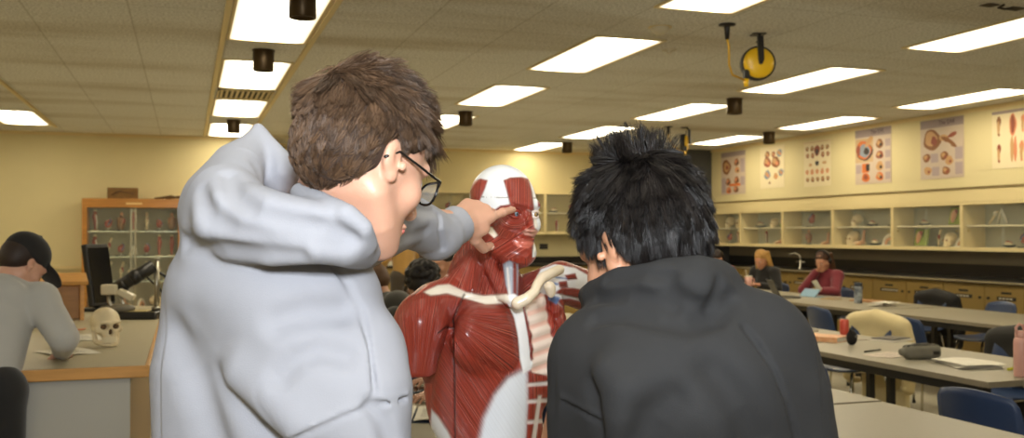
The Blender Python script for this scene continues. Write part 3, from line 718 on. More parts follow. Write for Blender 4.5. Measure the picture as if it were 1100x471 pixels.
# ================================================================ island bench, skull, microscope
t = thing('island_bench', 'grey topped lab bench with maple edging, holding the skull', 'lab bench', (-.88, 6.4, 0))
greytop = mat('grey beige laminate', (178, 168, 140), .4, var=.04, vscale=30)
bx, by0, by1 = .71, -1.86, 1.9
MB().box(-bx, bx, by0, by1, .885, .922).build('worktop', greytop, t)
b = MB(); b.box(-bx - .02, bx + .02, by0 - .02, by0, .872, .922, .004); b.box(bx, bx + .02, by0, by1, .872, .922, .004); b.build('edging', woodl, t)
MB().box(-bx + .03, bx - .06, by0 + .04, by1 - .04, .09, .884).build('carcass', mat('tan side panel', (150, 124, 88), .5), t)
MB().box(-bx + .06, bx - .1, by0 + .08, by1 - .08, 0, .09).build('plinth', darkgrey, t)
gpan = mat('pale grey cabinet front', (172, 169, 160), .45)
for x0, x1 in ((-bx + .03, -.245), (-.235, bx - .06)):
    d = MB().box(x0, x1, by0 + .02, by0 + .039, .1, .872, .002).build('door', gpan, t)
    xs = -.12 if x0 > -.3 else x1 - .05
    MB().box(xs - .006, xs + .006, by0 + .014, by0 + .0198, .3, .70).build('finger_slot', blk, d)
p = onz(112, 374, .922)
t = thing('skull', 'cream human skull model sitting on the lab bench', 'skull', (p.x, p.y + .09, .9225), 0.34)
def lab_skull(t):
    F = Field((-.11, -.14, -.02), (.11, .14, .24), .0035)
    F.ell((0, .015, .125), (.072, .088, .074), k=.02)
    F.ell((0, -.045, .10), (.056, .05, .055), k=.02)
    F.chain([(-.05, -.05, .088), (0, -.075, .08), (.05, -.05, .088)], .017, k=.012)
    F.chain([(-.062, .0, .092), (-.054, -.055, .082)], .009, k=.008); F.chain([(.062, .0, .092), (.054, -.055, .082)], .009, k=.008)
    F.ell((0, -.068, .06), (.034, .032, .03), k=.015)
    F.chain([(-.058, .0, .07), (-.054, -.012, .028), (-.03, -.07, .014), (0, -.086, .013), (.03, -.07, .014), (.054, -.012, .028), (.058, 0, .07)], .012, k=.006)
    F.chain([(-.045, -.085, .127), (0, -.092, .122), (.045, -.085, .127)], .008, k=.012)
    for s in (-1, 1):
        F.ell((s * .03, -.09, .104), (.021, .028, .018), k=.006, op='sub')
        F.ell((s * .047, -.05, .05), (.014, .03, .022), k=.006, op='sub')
    F.ell((0, -.1, .078), (.011, .03, .018), k=.005, op='sub')
    F.ell((0, .0, .02), (.035, .06, .03), k=.01, op='sub')
    F.build('skull_bone', mat('cream skull plastic', (226, 208, 168), .45, var=.08, vscale=30), t)
    for zz, nm in ((.046, 'upper_teeth'), (.032, 'lower_teeth')):
        b = MB()
        for i in range(12):
            a = (i - 5.5) / 5.5 * 1.15
            b.obox((.036 * math.sin(a), -.055 - .043 * math.cos(a), zz), (.0036, .004, .007), Matrix.Rotation(a, 3, 'Z'), .0012)
        b.build(nm, mat('ivory teeth', (232, 218, 182), .35), t)
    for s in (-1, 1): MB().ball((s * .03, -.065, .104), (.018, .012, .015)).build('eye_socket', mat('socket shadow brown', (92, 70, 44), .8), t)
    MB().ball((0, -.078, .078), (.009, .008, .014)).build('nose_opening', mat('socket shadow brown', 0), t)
lab_skull(t)
# video microscope rig
p = onz(150, 342, .922); metal = mat('brushed steel', (170, 165, 150), .3, .9)
t = thing('microscope_stand', 'black microscope base with a steel column and angled arm on the bench', 'microscope', (p.x - .0, p.y, .9225), -.25)
MB().box(-.17, .15, -.14, .14, 0, .05, .012).build('base', blk, t)
MB().box(-.13, .08, -.12, .0, .0505, .058, .004).build('stage_plate', mat('pale stage', (196, 176, 120), .4), t)
MB().cyl((.1, .05, .05), (.1, .05, .40), .018).cyl((.1, .05, .40), (.1, .05, .41), .02).build('column', metal, t)
MB().cyl((.1, .05, .05), (.1, .05, .075), .035).build('collar', metal, t)
MB().cyl((.08, .05, .36), (-.16, -.02, .20), .045).cyl((-.01, .02, .30), (-.06, .0, .265), .05).cyl((-.1, .0, .235), (-.12, -.005, .22), .05).build('arm_tube', blk, t)
MB().box(-.235, -.13, -.09, .01, .165, .235, .01).build('head_block', mat('off white enamel', (206, 196, 168), .4), t)
MB().obox((-.07, -.06, .165), (.055, .04, .022), Matrix.Rotation(.5, 3, 'Y'), .008).build('light_block', mat('off white enamel', 0), t)
for k, (x, y) in enumerate(((-.19, -.06), (-.10, -.07))):
    MB().tube([(x, y, .17), (x + .01, y - .02, .12), (x + .03, y - .01, .08), (x + .07, y, .06)], .012).build('gooseneck', metal, t)
MB().ball((-.09, -.09, .075), (.09, .05, .03)).build('focus_housing', mat('grey enamel', (120, 114, 100), .4), t)
MB().tube([(.08, .06, .33), (.15, .1, .28), (.2, .1, .18), (.18, .12, .06)], .01).tube([(.0, .05, .31), (.1, .1, .2), (.2, .05, .1), (.22, .08, .04)], .007).build('cable', blk, t)
p2 = onz(107, 335, .922)
t = thing('monitor', 'black display panel standing tilted beside the microscope', 'monitor', (p2.x, p2.y + .1, .9225), 1.15)
MB().box(-.13, .13, -.1, .1, 0, .025, .008).build('foot', blk, t)
MB().obox((0, .02, .27), (.16, .022, .235), Matrix.Rotation(-.14, 3, 'X'), .01).build('panel', blk, t)
MB().obox((0, -.006, .27), (.145, .003, .21), Matrix.Rotation(-.14, 3, 'X')).build('screen', mat('dark screen glass', (16, 16, 18), .1), t)
MB().cyl((0, .03, .02), (0, .05, .16), .022).build('stem', blk, t)
# wooden tall-back chair end behind the left student
p = onz(82, 345, .922)
t = thing('wooden_book_rack', 'maple wooden rack with sloping top on the bench behind the grey student', 'wooden rack', (p.x - .18, p.y + .1, .9225), .15)
for s in (-1, 1): MB().prism([(-.1, 0), (.1, 0), (.1, .28), (-.1, .24)], s * .2 - .012, s * .2 + .012, 'x').build('end_panel', woodl, t)
MB().obox((0, 0, .275), (.235, .125, .014), Matrix.Rotation(.2, 3, 'X'), .005).build('sloping_top', woodl, t)
MB().box(-.188, .188, .07, .09, .0, .25).build('back_panel', woodl, t)
whitep = mat('white paper', (226, 220, 204), .6)
for k, (px, py, rz, lab) in enumerate(((85, 364, .2, 'sheet of white paper on the bench beside the skull'), (72, 379, .5, 'sheet of white paper under the grey student\'s arm'))):
    q = onz(px, py, .922); t = thing('paper_sheet', lab, 'paper', (q.x, q.y, .9225), rz, 'papers on the bench')
    MB().sheet([[(-.105 + .21 * i / 4, -.145 + .29 * j / 4, .004 + .004 * math.sin(i * 1.3 + j)) for j in range(5)] for i in range(5)], .001, False).build('sheet', whitep, t)
    for j in range(5): MB().box(-.08, .05, -.1 + .04 * j, -.094 + .04 * j, .0088, .0092).build('printed_line', mat('grey print', (120, 116, 110), .6), t)
q = onz(82, 356, .922); t = thing('pencil', 'orange pencil lying near the skull on the bench', 'pencil', (q.x, q.y, .9225), .9)
MB().cyl((-.09, 0, .006), (.07, 0, .006), .005, n=6).build('barrel', mat('orange pencil paint', (190, 100, 40), .4), t); MB().cyl((.07, 0, .006), (.09, 0, .006), .005, .0006, 6).build('tip', bonem, t)

# ================================================================ tables
ttop = mat('grey laminate table top', (150, 143, 124), .38, var=.03, vscale=40); tedge = mat('table edge band', (128, 118, 98), .45); legm = mat('dark grey metal', (60, 58, 54), .4, .6)
def table(x0, x1, y0, y1, label, group='grey work tables', z=.74):
    t = thing('work_table', label, 'table', ((x0 + x1) / 2, (y0 + y1) / 2, 0), 0, group); a = (x1 - x0) / 2; l = (y1 - y0) / 2
    MB().box(-a + .003, a - .003, -l + .003, l - .003, z - .03, z).build('tabletop', ttop, t)
    b = MB()
    for q in ((-a, -a + .0028, -l, l), (a - .0028, a, -l, l), (-a + .003, a - .003, -l, -l + .0028), (-a + .003, a - .003, l - .0028, l)): b.box(*q, z - .031, z - .0006)
    b.build('edge_band', tedge, t)
    for q in ((-a + .06, -a + .085, -l + .08, l - .08), (a - .085, a - .06, -l + .08, l - .08)): MB().box(*q, z - .09, z - .031).build('apron', legm, t)
    for sx in (-1, 1):
        for sy in (-1, 1): MB().box(sx * (a - .095), sx * (a - .05), sy * (l - .12), sy * (l - .075), 0, z - .0305).build('leg', legm, t)
    return t
for i, (y0, y1) in enumerate(((4.3, 6.13), (6.15, 8.03), (8.06, 9.9), (9.92, 11.75), (11.77, 13.6))):
    table(6.43, 7.54, y0, y1, 'grey work table in the far row, ' + ['cut by the right edge', 'beside the black draped jacket and empty chair', 'with the dark patterned bottle', 'in front of the woman in red', 'in front of the blonde woman'][i])
for i, (x, y0, y1) in enumerate(((4.1, 2.0, 3.86), (3.9, 3.89, 5.72), (3.9, 5.74, 7.55), (3.9, 7.57, 9.4))):
    table(x, x + .93, y0, y1, 'grey work table in the middle row, ' + ['with the pink bottle', 'with the pencil case and papers', 'with the red can', 'hidden beyond the dark hood'][i])
table(2.15, 3.0, 1.75, 3.60, 'bare grey work table in the lower right corner'); table(2.15, 3.02, 3.63, 5.45, 'bare grey work table just behind the lower right one')
table(.46, 1.36, 1.72, 3.28, 'grey work table carrying the anatomy figure'); table(.46, 1.36, 3.31, 4.92, 'grey work table with the open book and phones, behind the anatomy figure')
table(2.55, 3.5, 6.6, 8.6, 'grey work table seen between the anatomy figure and the dark hood')
table(.3, 1.2, 7.0, 8.8, 'grey work table behind the student with short brown hair')

# ================================================================ chairs
blue = mat('navy blue plastic', (40, 58, 92), .38, bump=.02, bscale=200); chrome = mat('chrome tube', (190, 185, 170), .18, 1.0); blackpl = mat('black chair plastic', (24, 24, 26), .4)
def make_chair(shell, name='shell_chair'):
    t = thing(name, 'x', 'chair')
    g = []
    for i in range(13):
        s = -1 + 2 * i / 12; row = []
        for j in range(9):
            q = j / 8; z = .50 + .31 * q
            wd = .235 * (1 - .10 * q) * (1 if q < .8 else math.sqrt(max(0, 1 - ((q - .8) / .23) ** 2)) * .25 + .75)
            row.append((s * wd, -.20 - .07 * q + .045 * s * s, z - .022 * q * s * s))
        g.append(row)
    MB().sheet(g, .012).build('backrest', shell, t)
    g = []
    for i in range(13):
        s = -1 + 2 * i / 12; row = []
        for j in range(11):
            q = j / 10; y = -.20 + .42 * q
            row.append((s * (.215 + .02 * math.sin(PI * q)), y, .445 + .02 * s * s - .016 * math.sin(PI * q) + .06 * max(0, .2 - q) * 5 * .3 - .02 * max(0, q - .85) * 6))
        g.append(row)
    MB().sheet(g, .012).build('seat', shell, t)
    for q in (-.1, .1): MB().tube([(q, -.19, .44), (q, -.215, .48), (q, -.235, .58)], .011).build('back_support', chrome, t)
    MB().tube([(-.17, -.17, .425), (-.17, .17, .425), (.17, .17, .425), (.17, -.17, .425)], .011, closed=True).build('seat_frame', chrome, t)
    for sx in (-1, 1):
        for sy in (-1, 1):
            l = MB().tube([(sx * .17, sy * .16, .425), (sx * .19, sy * .19, .3), (sx * .215, sy * .235, .0)], .011).build('leg', chrome, t)
            MB().cyl((sx * .215, sy * .235, 0), (sx * .213, sy * .232, .025), .015, n=10).build('foot_cap', blk, l)
    return t
c0 = make_chair(blue); first = [True]
def chair(x, y, rz, label, black=None):
    t = c0 if first[0] else copy_tree(c0); first[0] = False
    t.location = (x, y, 0); t.rotation_euler = (0, 0, rz); t['label'] = label; t['group'] = 'navy shell chairs'; t.scale = (1, 1, 1); return t
# rz 0 faces +y; -pi/2 faces +x; pi/2 faces -x
chair(3.57, 3.44, -PI / 2 + .12, 'navy shell chair in the lower right corner, back towards the camera')
chair(3.50, 4.72, -PI / 2 + .25, 'navy shell chair half hidden by the dark hooded student')
chair(5.95, 7.75, -PI / 2 - .1, 'navy shell chair behind the red drink can')
chair(7.72, 7.75, PI / 2 - .08, 'empty navy shell chair behind the far table at the right')
chair(7.74, 8.72, PI / 2, 'navy shell chair draped with a black jacket')
chair(5.05, 6.42, PI / 2 + .1, 'navy shell chair under the cream coat')
chair(5.95, 6.7, -PI / 2 + .2, 'navy shell chair in the shade under the far table')
chair(5.14, 5.02, PI / 2 + .1, 'navy shell chair under the charcoal coat by the pink bottle')

# ---------------------------------------------------------------- coats over chairs
def coat(x, y, rz, m, name, label, cat='coat', seed=1, h=.012, long=.3):
    t = thing(name, label, cat, (x, y, -.08), rz)
    r = np.random.default_rng(seed); F = Field((-.42, -.50, .20), (.42, .35, .98), h)
    F.box((0, -.27, .68), (.25, .055, .24), rd=.05, k=.03)
    F.chain([(-.24, -.27, .86), (0, -.27, .91), (.24, -.27, .86)], .065, k=.05)
    F.chain([(-.27, -.28, .84), (-.31, -.32, .6), (-.29, -.30, .36)], [.06, .06, .05], k=.04); F.chain([(.27, -.28, .84), (.32, -.30, .6), (.30, -.26, .4)], [.06, .06, .05], k=.04)
    F.box((0, -.36, .55 - long / 3), (.24, .035, .2 + long / 3), rd=.03, k=.05)
    for i in range(9):
        x0 = r.uniform(-.25, .25)
        F.chain([(x0, -.41, .8), (x0 + r.uniform(-.06, .06), -.41, .5), (x0 + r.uniform(-.1, .1), -.40, .25)], r.uniform(.008, .02), k=.025, op='sub' if i % 2 else 'add')
    F.box((0, -.225, .665), (.245, .0, .0), rd=.0, k=0, op='add') if False else None
    b = F.build('coat_body', m, t)
    MB().tube([(-.1, -.30, .92), (-.02, -.26, .935), (.08, -.30, .925)], .026).build('collar', m, t)
    for s in (-1, 1): MB().tube([(s * .285, -.30, .38), (s * .285, -.30, .34)], .054).build('cuff', m, t)
    return t
coat(5.05, 6.42, PI / 2 + .1, mat('cream quilted coat', (214, 196, 146), .7, bump=.2, bscale=14, sheen=.2), 'coat', 'cream padded coat hung over a chair behind the middle table', seed=3, long=.5)
coat(7.74, 8.72, PI / 2, mat('black coat cloth', (24, 22, 20), .8, bump=.2, bscale=20), 'coat', 'black jacket draped over a chair behind the far table', seed=5)
coat(5.14, 5.02, PI / 2 + .1, mat('charcoal coat cloth', (42, 40, 36), .8, bump=.2, bscale=20), 'coat', 'charcoal coat over a chair beside the pink bottle', seed=8)

# ================================================================ things on the tables
ZT = .7405
def at_table(px, py): return onz(px, py, .74)
def place(name, label, cat, px, py, rz=0, group=None): 
    p = at_table(px, py); return thing(name, label, cat, (p.x, p.y, ZT), rz, group)
t = place('soda_can', 'red drink can standing on the middle table', 'can', 907, 360)
MB().lathe([(.024, 0), (.03, .004), (.033, .012), (.033, .105), (.027, .118)]).build('can_body', mat('red can print', (196, 60, 50), .3, .3, col2=(206, 96, 80), vscale=14), t)
MB().lathe([(.027, .118), (.028, .121), (.025, .121), (.024, .117), (.001, .117)]).build('can_lid', metal, t)
MB().box(-.008, .008, -.012, .012, .118, .12).build('pull_tab', metal, t)
t = place('plush_cat_pouch', 'small black cat-eared pouch standing by the red can', 'pouch', 915, 371, .6)
F = Field((-.06, -.06, -.01), (.06, .06, .14), .004); F.ell((0, 0, .05), (.042, .036, .052), k=.01)
for s in (-1, 1): F.chain([(s * .022, 0, .088), (s * .034, 0, .118)], [.014, .004], k=.01)
F.ell((0, 0, -.012), (.08, .08, .012), k=.004, op='sub'); F.build('pouch_body', mat('black plush', (24, 20, 18), .9), t)
for s in (-1, 1): MB().ball((s * .017 - .012, -.036, .062), (.006, .004, .006), 10).build('button_eye', mat('grey button', (120, 116, 108), .3), t)
def book(t, w, d, h, cov, pages=whitep, z=0, spine=True, cname='cover'):
    MB().box(-w / 2, w / 2, -d / 2, d / 2, z, z + .003).box(-w / 2, w / 2, -d / 2, d / 2, z + h - .003, z + h).box(-w / 2, -w / 2 + .003, -d / 2, d / 2, z + .003, z + h - .003).build(cname, cov, t)
    MB().box(-w / 2 + .0035, w / 2 - .004, -d / 2 + .004, d / 2 - .004, z + .0032, z + h - .0032).build('pages', pages, t)
t = place('textbook', 'thick textbook with an orange and flesh cover by the red can', 'book', 886, 366, .5)
book(t, .22, .28, .035, mat('orange anatomy cover', (204, 120, 70), .35, col2=(226, 190, 150), vscale=16))
MB().ball((.0, .0, .0353), (.07, .09, .0008), 20).build('cover_picture', mat('cover flesh', (226, 170, 120), .4), t)
t = place('notebook', 'blue and white notebook on the middle table nearest the dark hood', 'notebook', 856, 356, .3)
book(t, .2, .27, .018, mat('white notebook cover', (196, 188, 170), .4)); MB().box(-.095, .095, -.12, -.04, .0181, .0186).build('cover_band', mat('blue band', (70, 84, 110), .4), t)
t = place('tablet', 'dark closed tablet lying on papers on the middle table', 'tablet', 957, 366, .35)
MB().box(-.12, .12, -.085, .085, .012, .02, .006).build('case', mat('dark tablet case', (58, 52, 44), .35), t); MB().box(-.13, .12, -.10, .09, .0, .0115).build('paper_pad', whitep, t)
MB().box(-.115, .115, -.08, .08, .0202, .0206).build('cover_flap', mat('dark tablet flap', (70, 62, 52), .45), t)
t = place('pen', 'dark pen lying on the middle table left of the pencil case', 'pen', 938, 378, .35)
MB().cyl((-.1, 0, .006), (.08, 0, .006), .005, n=10).build('barrel', blk, t); MB().cyl((.08, 0, .006), (.1, 0, .006), .005, .001, 10).build('tip', metal, t)
t = place('highlighter', 'yellow green highlighter near the pink bottle', 'pen', 1089, 398, .3)
MB().cyl((-.06, 0, .009), (.05, 0, .009), .008, n=10).build('barrel', mat('highlighter yellow', (196, 190, 50), .4), t); MB().cyl((.05, 0, .009), (.065, 0, .009), .006, .003, 10).build('tip', mat('highlighter yellow', 0), t)
t = place('notepaper', 'pale sheet with handwriting beside the pencil case', 'paper', 955, 382, .35)
MB().sheet([[(-.15 + .3 * i / 4, -.1 + .2 * j / 4, .003 + .002 * math.sin(i + 2 * j)) for j in range(5)] for i in range(5)], .001, False).build('sheet', mat('pale lilac paper', (206, 192, 176), .6), t)
for j in range(4): MB().box(-.11, .09, -.07 + .035 * j, -.066 + .035 * j, .0062, .0066).build('writing_line', mat('grey print', 0), t)
t = place('pencil_case', 'grey zipped pencil case on the middle table', 'pencil case', 990, 386, -.12)
F = Field((-.15, -.08, -.01), (.15, .08, .11), .004); F.box((0, 0, .045), (.118, .046, .044), rd=.034, k=.01); F.chain([(-.115, 0, .05), (-.132, 0, .045)], .022, k=.02)
F.disp(lambda X, Y, Z: .0016 * np.sin(X * 70 + Z * 40) * np.cos(Y * 60))
F.build('pouch', mat('grey canvas', (116, 112, 98), .85, bump=.2, bscale=160), t)
MB().tube([(-.11, -.02, .083), (-.04, -.026, .0885), (.09, -.022, .086)], .005).build('zip', blk, t); MB().tube([(-.118, .01, .075), (-.05, .012, .0885), (.06, .02, .0885)], .006).build('handle_strap', blk, t)
MB().box(.05, .09, -.0485, -.0465, .03, .05).build('label_patch', labm, t)
t = place('paper_stack', 'loose stack of white papers on the middle table edge', 'paper stack', 1040, 393, -.25)
for k in range(5):
    a = .06 * (k - 2)
    MB().sheet([[(((-.13 + .26 * i / 5) * math.cos(a) - (-.16 + .32 * j / 5) * math.sin(a)), ((-.13 + .26 * i / 5) * math.sin(a) + (-.16 + .32 * j / 5) * math.cos(a)), .004 + .005 * k + .004 * math.sin(1.7 * i + j + k) * (i / 5)) for j in range(6)] for i in range(6)], .001, False).build('sheet', whitep, t)
t = place('water_bottle', 'pink insulated bottle with a loop lid at the right edge', 'bottle', 1097, 405, 0)
pinkb = mat('pastel pink enamel', (216, 164, 150), .35)
MB().lathe([(.034, 0), (.037, .006), (.037, .18), (.034, .2), (.026, .21)]).build('bottle_body', pinkb, t); MB().lathe([(.028, .208), (.03, .212), (.03, .235), (.02, .245), (.001, .246)]).build('lid', pinkb, t)
MB().tube([(-.028, 0, .225), (-.034, 0, .262), (-.012, 0, .28), (.014, 0, .272), (.024, 0, .24)], .007).build('loop', pinkb, t)
# far row
t = place('water_bottle', 'dark patterned bottle on the far table', 'bottle', 922, 326, 0)
MB().lathe([(.04, 0), (.044, .008), (.044, .17), (.04, .185)]).build('bottle_body', mat('navy and white print', (34, 42, 60), .4, col2=(170, 176, 180), vscale=14), t); MB().lathe([(.041, .185), (.043, .19), (.043, .225), (.001, .228)]).build('lid', mat('navy lid', (30, 38, 52), .4), t)
t = place('laptop', 'open black laptop in front of the blonde woman', 'laptop', 846, 320, -PI / 2 - .35)
MB().box(-.165, .165, -.115, .115, 0, .016, .004).build('base', mat('dark grey shell', (60, 58, 54), .35, .4), t)
MB().box(-.15, .15, -.03, .09, .0162, .0168).build('keyboard', blk, t)
MB().obox((0, -.165, .11), (.165, .005, .112), Matrix.Rotation(.45, 3, 'X'), .003).build('screen_lid', mat('dark grey shell', 0), t)
t = place('tablet', 'pale blue tablet case standing in front of the woman in red', 'tablet', 870, 319, -PI / 2)
MB().obox((0, 0, .045), (.15, .006, .062), Matrix.Rotation(-.75, 3, 'X'), .003).build('case', mat('pale blue case', (130, 164, 186), .5), t); MB().box(-.15, .15, -.02, .09, .0, .006).build('stand_flap', mat('pale blue case', 0), t)
t = place('handled_tumbler', 'pale pink tumbler with a handle beside the blonde woman', 'tumbler', 804, 314, 0)
MB().lathe([(.032, 0), (.036, .05), (.048, .1), (.05, .2), (.001, .2)]).build('cup', pinkb, t); MB().tube([(.05, 0, .18), (.085, 0, .17), (.085, 0, .09), (.046, 0, .08)], .009).build('handle', pinkb, t); MB().lathe([(.05, .2), (.051, .212), (.001, .214)]).build('lid', whitem, t)
MB().cyl((-.02, 0, .21), (-.04, 0, .29), .005).build('straw', whitem, t)
t = place('backpack', 'black bag standing on the far table beside the dark hood', 'bag', 787, 314, -.6)
F = Field((-.2, -.15, -.01), (.2, .15, .32), .01); F.box((0, 0, .12), (.14, .09, .12), rd=.07, k=.03); F.ell((0, -.07, .1), (.1, .05, .07), k=.03); F.build('bag_body', mat('black nylon', (20, 20, 18), .6), t)
MB().tube([(-.04, 0, .235), (-.03, 0, .28), (.03, 0, .28), (.04, 0, .235)], .009).build('handle', mat('black nylon', 0), t); MB().tube([(-.1, -.085, .16), (0, -.115, .165), (.1, -.085, .16)], .004).build('zip', metal, t)
t = place('crumpled_paper', 'crumpled white papers on the far table right of the patterned bottle', 'paper', 946, 329, .3)
for k in range(3): MB().sheet([[(-.14 + .28 * i / 5 + .04 * k, -.1 + .2 * j / 5, .012 + .012 * k + .008 * math.sin(2.1 * i + k) * math.cos(1.7 * j)) for j in range(6)] for i in range(6)], .001, False).build('sheet', whitep, t)
t = place('folder', 'tan folder lying on the far table behind the crumpled papers', 'folder', 932, 324, .2)
book(t, .24, .32, .012, mat('tan folder card', (170, 120, 70), .6))
t = place('notepad', 'small tan notepad beside the blue tablet', 'notepad', 893, 322, .2); book(t, .14, .2, .012, mat('tan notepad', (176, 150, 104), .6))
# beside the anatomy figure
def ptable(name, label, cat, px, py, rz=0): p = at_table(px, py); return thing(name, label, cat, (p.x, p.y, ZT), rz)
t = ptable('smartphone', 'black phone lying on the table behind the anatomy figure', 'phone', 453, 411, -.9)
MB().box(-.038, .038, -.078, .078, 0, .009, .003).build('case', blk, t); MB().box(-.034, .034, -.073, .073, .0092, .0096).build('screen', mat('dark screen glass', 0), t); MB().box(-.03, -.012, .045, .07, .0097, .0105).build('camera_bump', metal, t)
t = ptable('smartphone', 'blue grey phone lying on the open book', 'phone', 447, 425, -.7)
MB().box(-.036, .036, -.074, .074, .02, .029, .003).build('case', mat('blue grey case', (84, 92, 104), .35), t); MB().box(-.032, .032, -.069, .069, .0292, .0296).build('screen', mat('dark screen glass', 0), t)
p = at_table(452, 452)
t = thing('open_book', 'open workbook with white pages below the phones', 'book', (p.x, p.y + .1, ZT), -.3)
for s in (-1, 1):
    MB().sheet([[(s * (.004 + .2 * i / 6), -.15 + .30 * j / 3, .006 + .012 * math.sin(PI * min(1, .15 + i / 6)) ) for j in range(4)] for i in range(7)], .004, False).build('page_block', whitep, t)
    for j in range(9): MB().box(s * .03, s * .18, -.12 + .028 * j, -.117 + .028 * j, .0195, .0199).build('printed_line', mat('grey print', 0), t)
MB().box(-.21, .21, -.155, .155, 0, .0015).build('cover', mat('blue cover', (60, 76, 100), .5), t)
p = at_table(466, 405); t = thing('pencil', 'blue pen lying behind the black phone', 'pen', (p.x, p.y, ZT), .4)
MB().cyl((-.08, 0, .006), (.06, 0, .006), .005, n=10).build('barrel', mat('blue pen', (60, 66, 120), .4), t); MB().cyl((.06, 0, .006), (.075, 0, .006), .005, .001, 10).build('tip', metal, t)
# gas tap on the far counter, notice blocks
p = onX(882, 287, 8.8); t = thing('lab_tap', 'bright metal lab tap on the counter behind the woman in red', 'tap', (8.8, p.y + .5, .981), 0)
MB().lathe([(.05, 0), (.05, .01), (.014, .016), (.012, .12)]).build('stem', metal, t); MB().tube([(0, 0, .12), (0, .02, .2), (-.03, .1, .235), (-.1, .16, .2)], .011).build('spout', metal, t); MB().tube([(0, -.1, .1), (0, .1, .1)], .012).build('cross_handle', metal, t)
p = onY(406, 277, YB - .3); t = thing('paper_tray', 'pale paper tray on the back counter', 'tray', (p.x, YB - .45, .981), 0)
MB().box(-.25, .25, -.12, .12, 0, .05, .006).box(-.23, .23, -.1, .1, .05, .14, .006).build('tray_body', whitem, t); MB().box(-.21, .21, -.1, .1, .141, .15).build('papers', whitep, t)
# ================================================================ people: shared anatomy
class TF:
    """a Field seen through a rigid transform + scale"""
    def __init__(s, F, M, o, sc=1.0): s.F, s.M, s.o, s.s = F, np.array(M, float), np.array(o, float), sc
    def p(s, q): return s.o + s.s * (s.M @ np.array(q, float))
    def ell(s, c, r, R=None, k=.02, op='add'):
        r = np.array([r] * 3 if np.isscalar(r) else r, float)
        s.F.ell(s.p(c), r * s.s, s.M if R is None else s.M @ R, k * s.s, op); return s
    def chain(s, pts, rad, k=.02, op='add', sq=None):
        rad = rad * s.s if np.isscalar(rad) else np.array(rad) * s.s
        s.F.chain([s.p(q) for q in pts], rad, k * s.s, op, None if sq is None else (s.M @ np.array(sq[0], float), sq[1])); return s

def head_shape(T, ears=True, closed=False, ear_k=.006):
    """head local frame: x right, y face forward, z up, origin between the ears"""
    T.ell((0, -.014, .040), (.075, .097, .086), k=.0)
    T.ell((0, .032, -.022), (.060, .066, .092), k=.035)
    T.ell((0, .060, -.092), (.030, .030, .026), k=.03)
    for s in (-1, 1):
        T.chain([(s * .052, .0, -.055), (s * .04, .035, -.085), (s * .014, .076, -.104)], [.018, .018, .016], k=.025)
        T.ell((s * .042, .062, -.028), (.022, .020, .020), k=.02)                       # cheekbone
    T.chain([(-.038, .082, .022), (0, .090, .020), (.038, .082, .022)], .010, k=.016)     # brow
    for s in (-1, 1):
        T.ell((s * .031, .099, -.001), (.018, .016, .013), k=.012, op='sub')             # eye socket
        T.ell((s * .031, .078, -.001), (.0125, .0125, .0125), k=.003)
    T.chain([(0, .092, .006), (0, .106, -.016), (0, .114, -.034)], [.007, .0085, .0115], k=.010)
    for s in (-1, 1): T.ell((s * .011, .102, -.039), (.008, .010, .007), k=.006)
    T.ell((0, .094, -.064), (.024, .012, .0065), k=.006); T.ell((0, .092, -.075), (.021, .012, .0075), k=.005)
    T.chain([(-.024, .098, -.0695), (0, .106, -.0695), (.024, .098, -.0695)], .0022, k=.004, op='sub')
    if ears:
        for s in (-1, 1):
            R = rotm(.22, 0, s * .30)
            T.ell((s * .076, -.010, -.002), (.0080, .0185, .0255), R, k=ear_k)
            T.ell((s * .086, -.005, -.002), (.006, .010, .014), R, k=.004, op='sub')
            T.ell((s * .075, -.001, -.027), (.0065, .009, .010), k=.006)                   # lobe
            T.ell((s * .083, .007, -.010), (.005, .006, .007), k=.004)                   # tragus

def hand_shape(T, curls, spread=.10, thumb=((.030, .035, -.012), (.055, .065, -.026), (.062, .095, -.034)), k=.006, ext=None):
    """hand local frame: wrist at 0, y along the fingers, x to the thumb side, z out of the back"""
    T.chain([(0, -.06, 0), (0, 0, 0)], [.026, .024], k=.02, sq=((0, 0, 1), 1.3))
    T.chain([(.014, .0, 0), (.024, .085, 0)], [.018, .0125], k=.014); T.chain([(0, .0, .001), (.004, .09, .002)], [.018, .0130], k=.014)
    T.chain([(-.012, .0, 0), (-.016, .085, 0)], [.017, .012], k=.014); T.chain([(-.018, .005, -.002), (-.033, .075, -.004)], [.016, .011], k=.014)
    T.ell((.026, .032, -.010), (.018, .034, .014), R=rotm(0, 0, -.45), k=.014)              # thumb pad
    base = [(.025, .088, 0), (.0045, .093, .002), (-.016, .087, 0), (-.034, .077, -.004)]
    L = [(.044, .026, .022), (.049, .030, .023), (.045, .028, .022), (.034, .021, .019)]; rad = [.0092, .0095, .0090, .0078]
    tips = []
    for i, (b, l, c) in enumerate(zip(base, L, curls)):
        a = 0.0; p = np.array(b, float); pts = [p - np.array([0, .014, 0]), p]
        sp = (1.5 - i) * spread
        for j in range(3):
            a += c[j]
            p = p + l[j] * np.array([math.sin(sp) * math.cos(a), math.cos(sp) * math.cos(a), -math.sin(a)]); pts.append(p)
        r = rad[i]
        T.chain(pts, [r * 1.1, r * 1.08, r * .98, r * .90, r * .76], k=k)
        T.ell(pts[2], r * 1.06, k=.004)
        tips.append((pts[-2], pts[-1]))
    T.chain([(.014, .012, -.006)] + [tuple(q) for q in thumb], [.015, .0125, .0112, .0085], k=.010)
    return tips

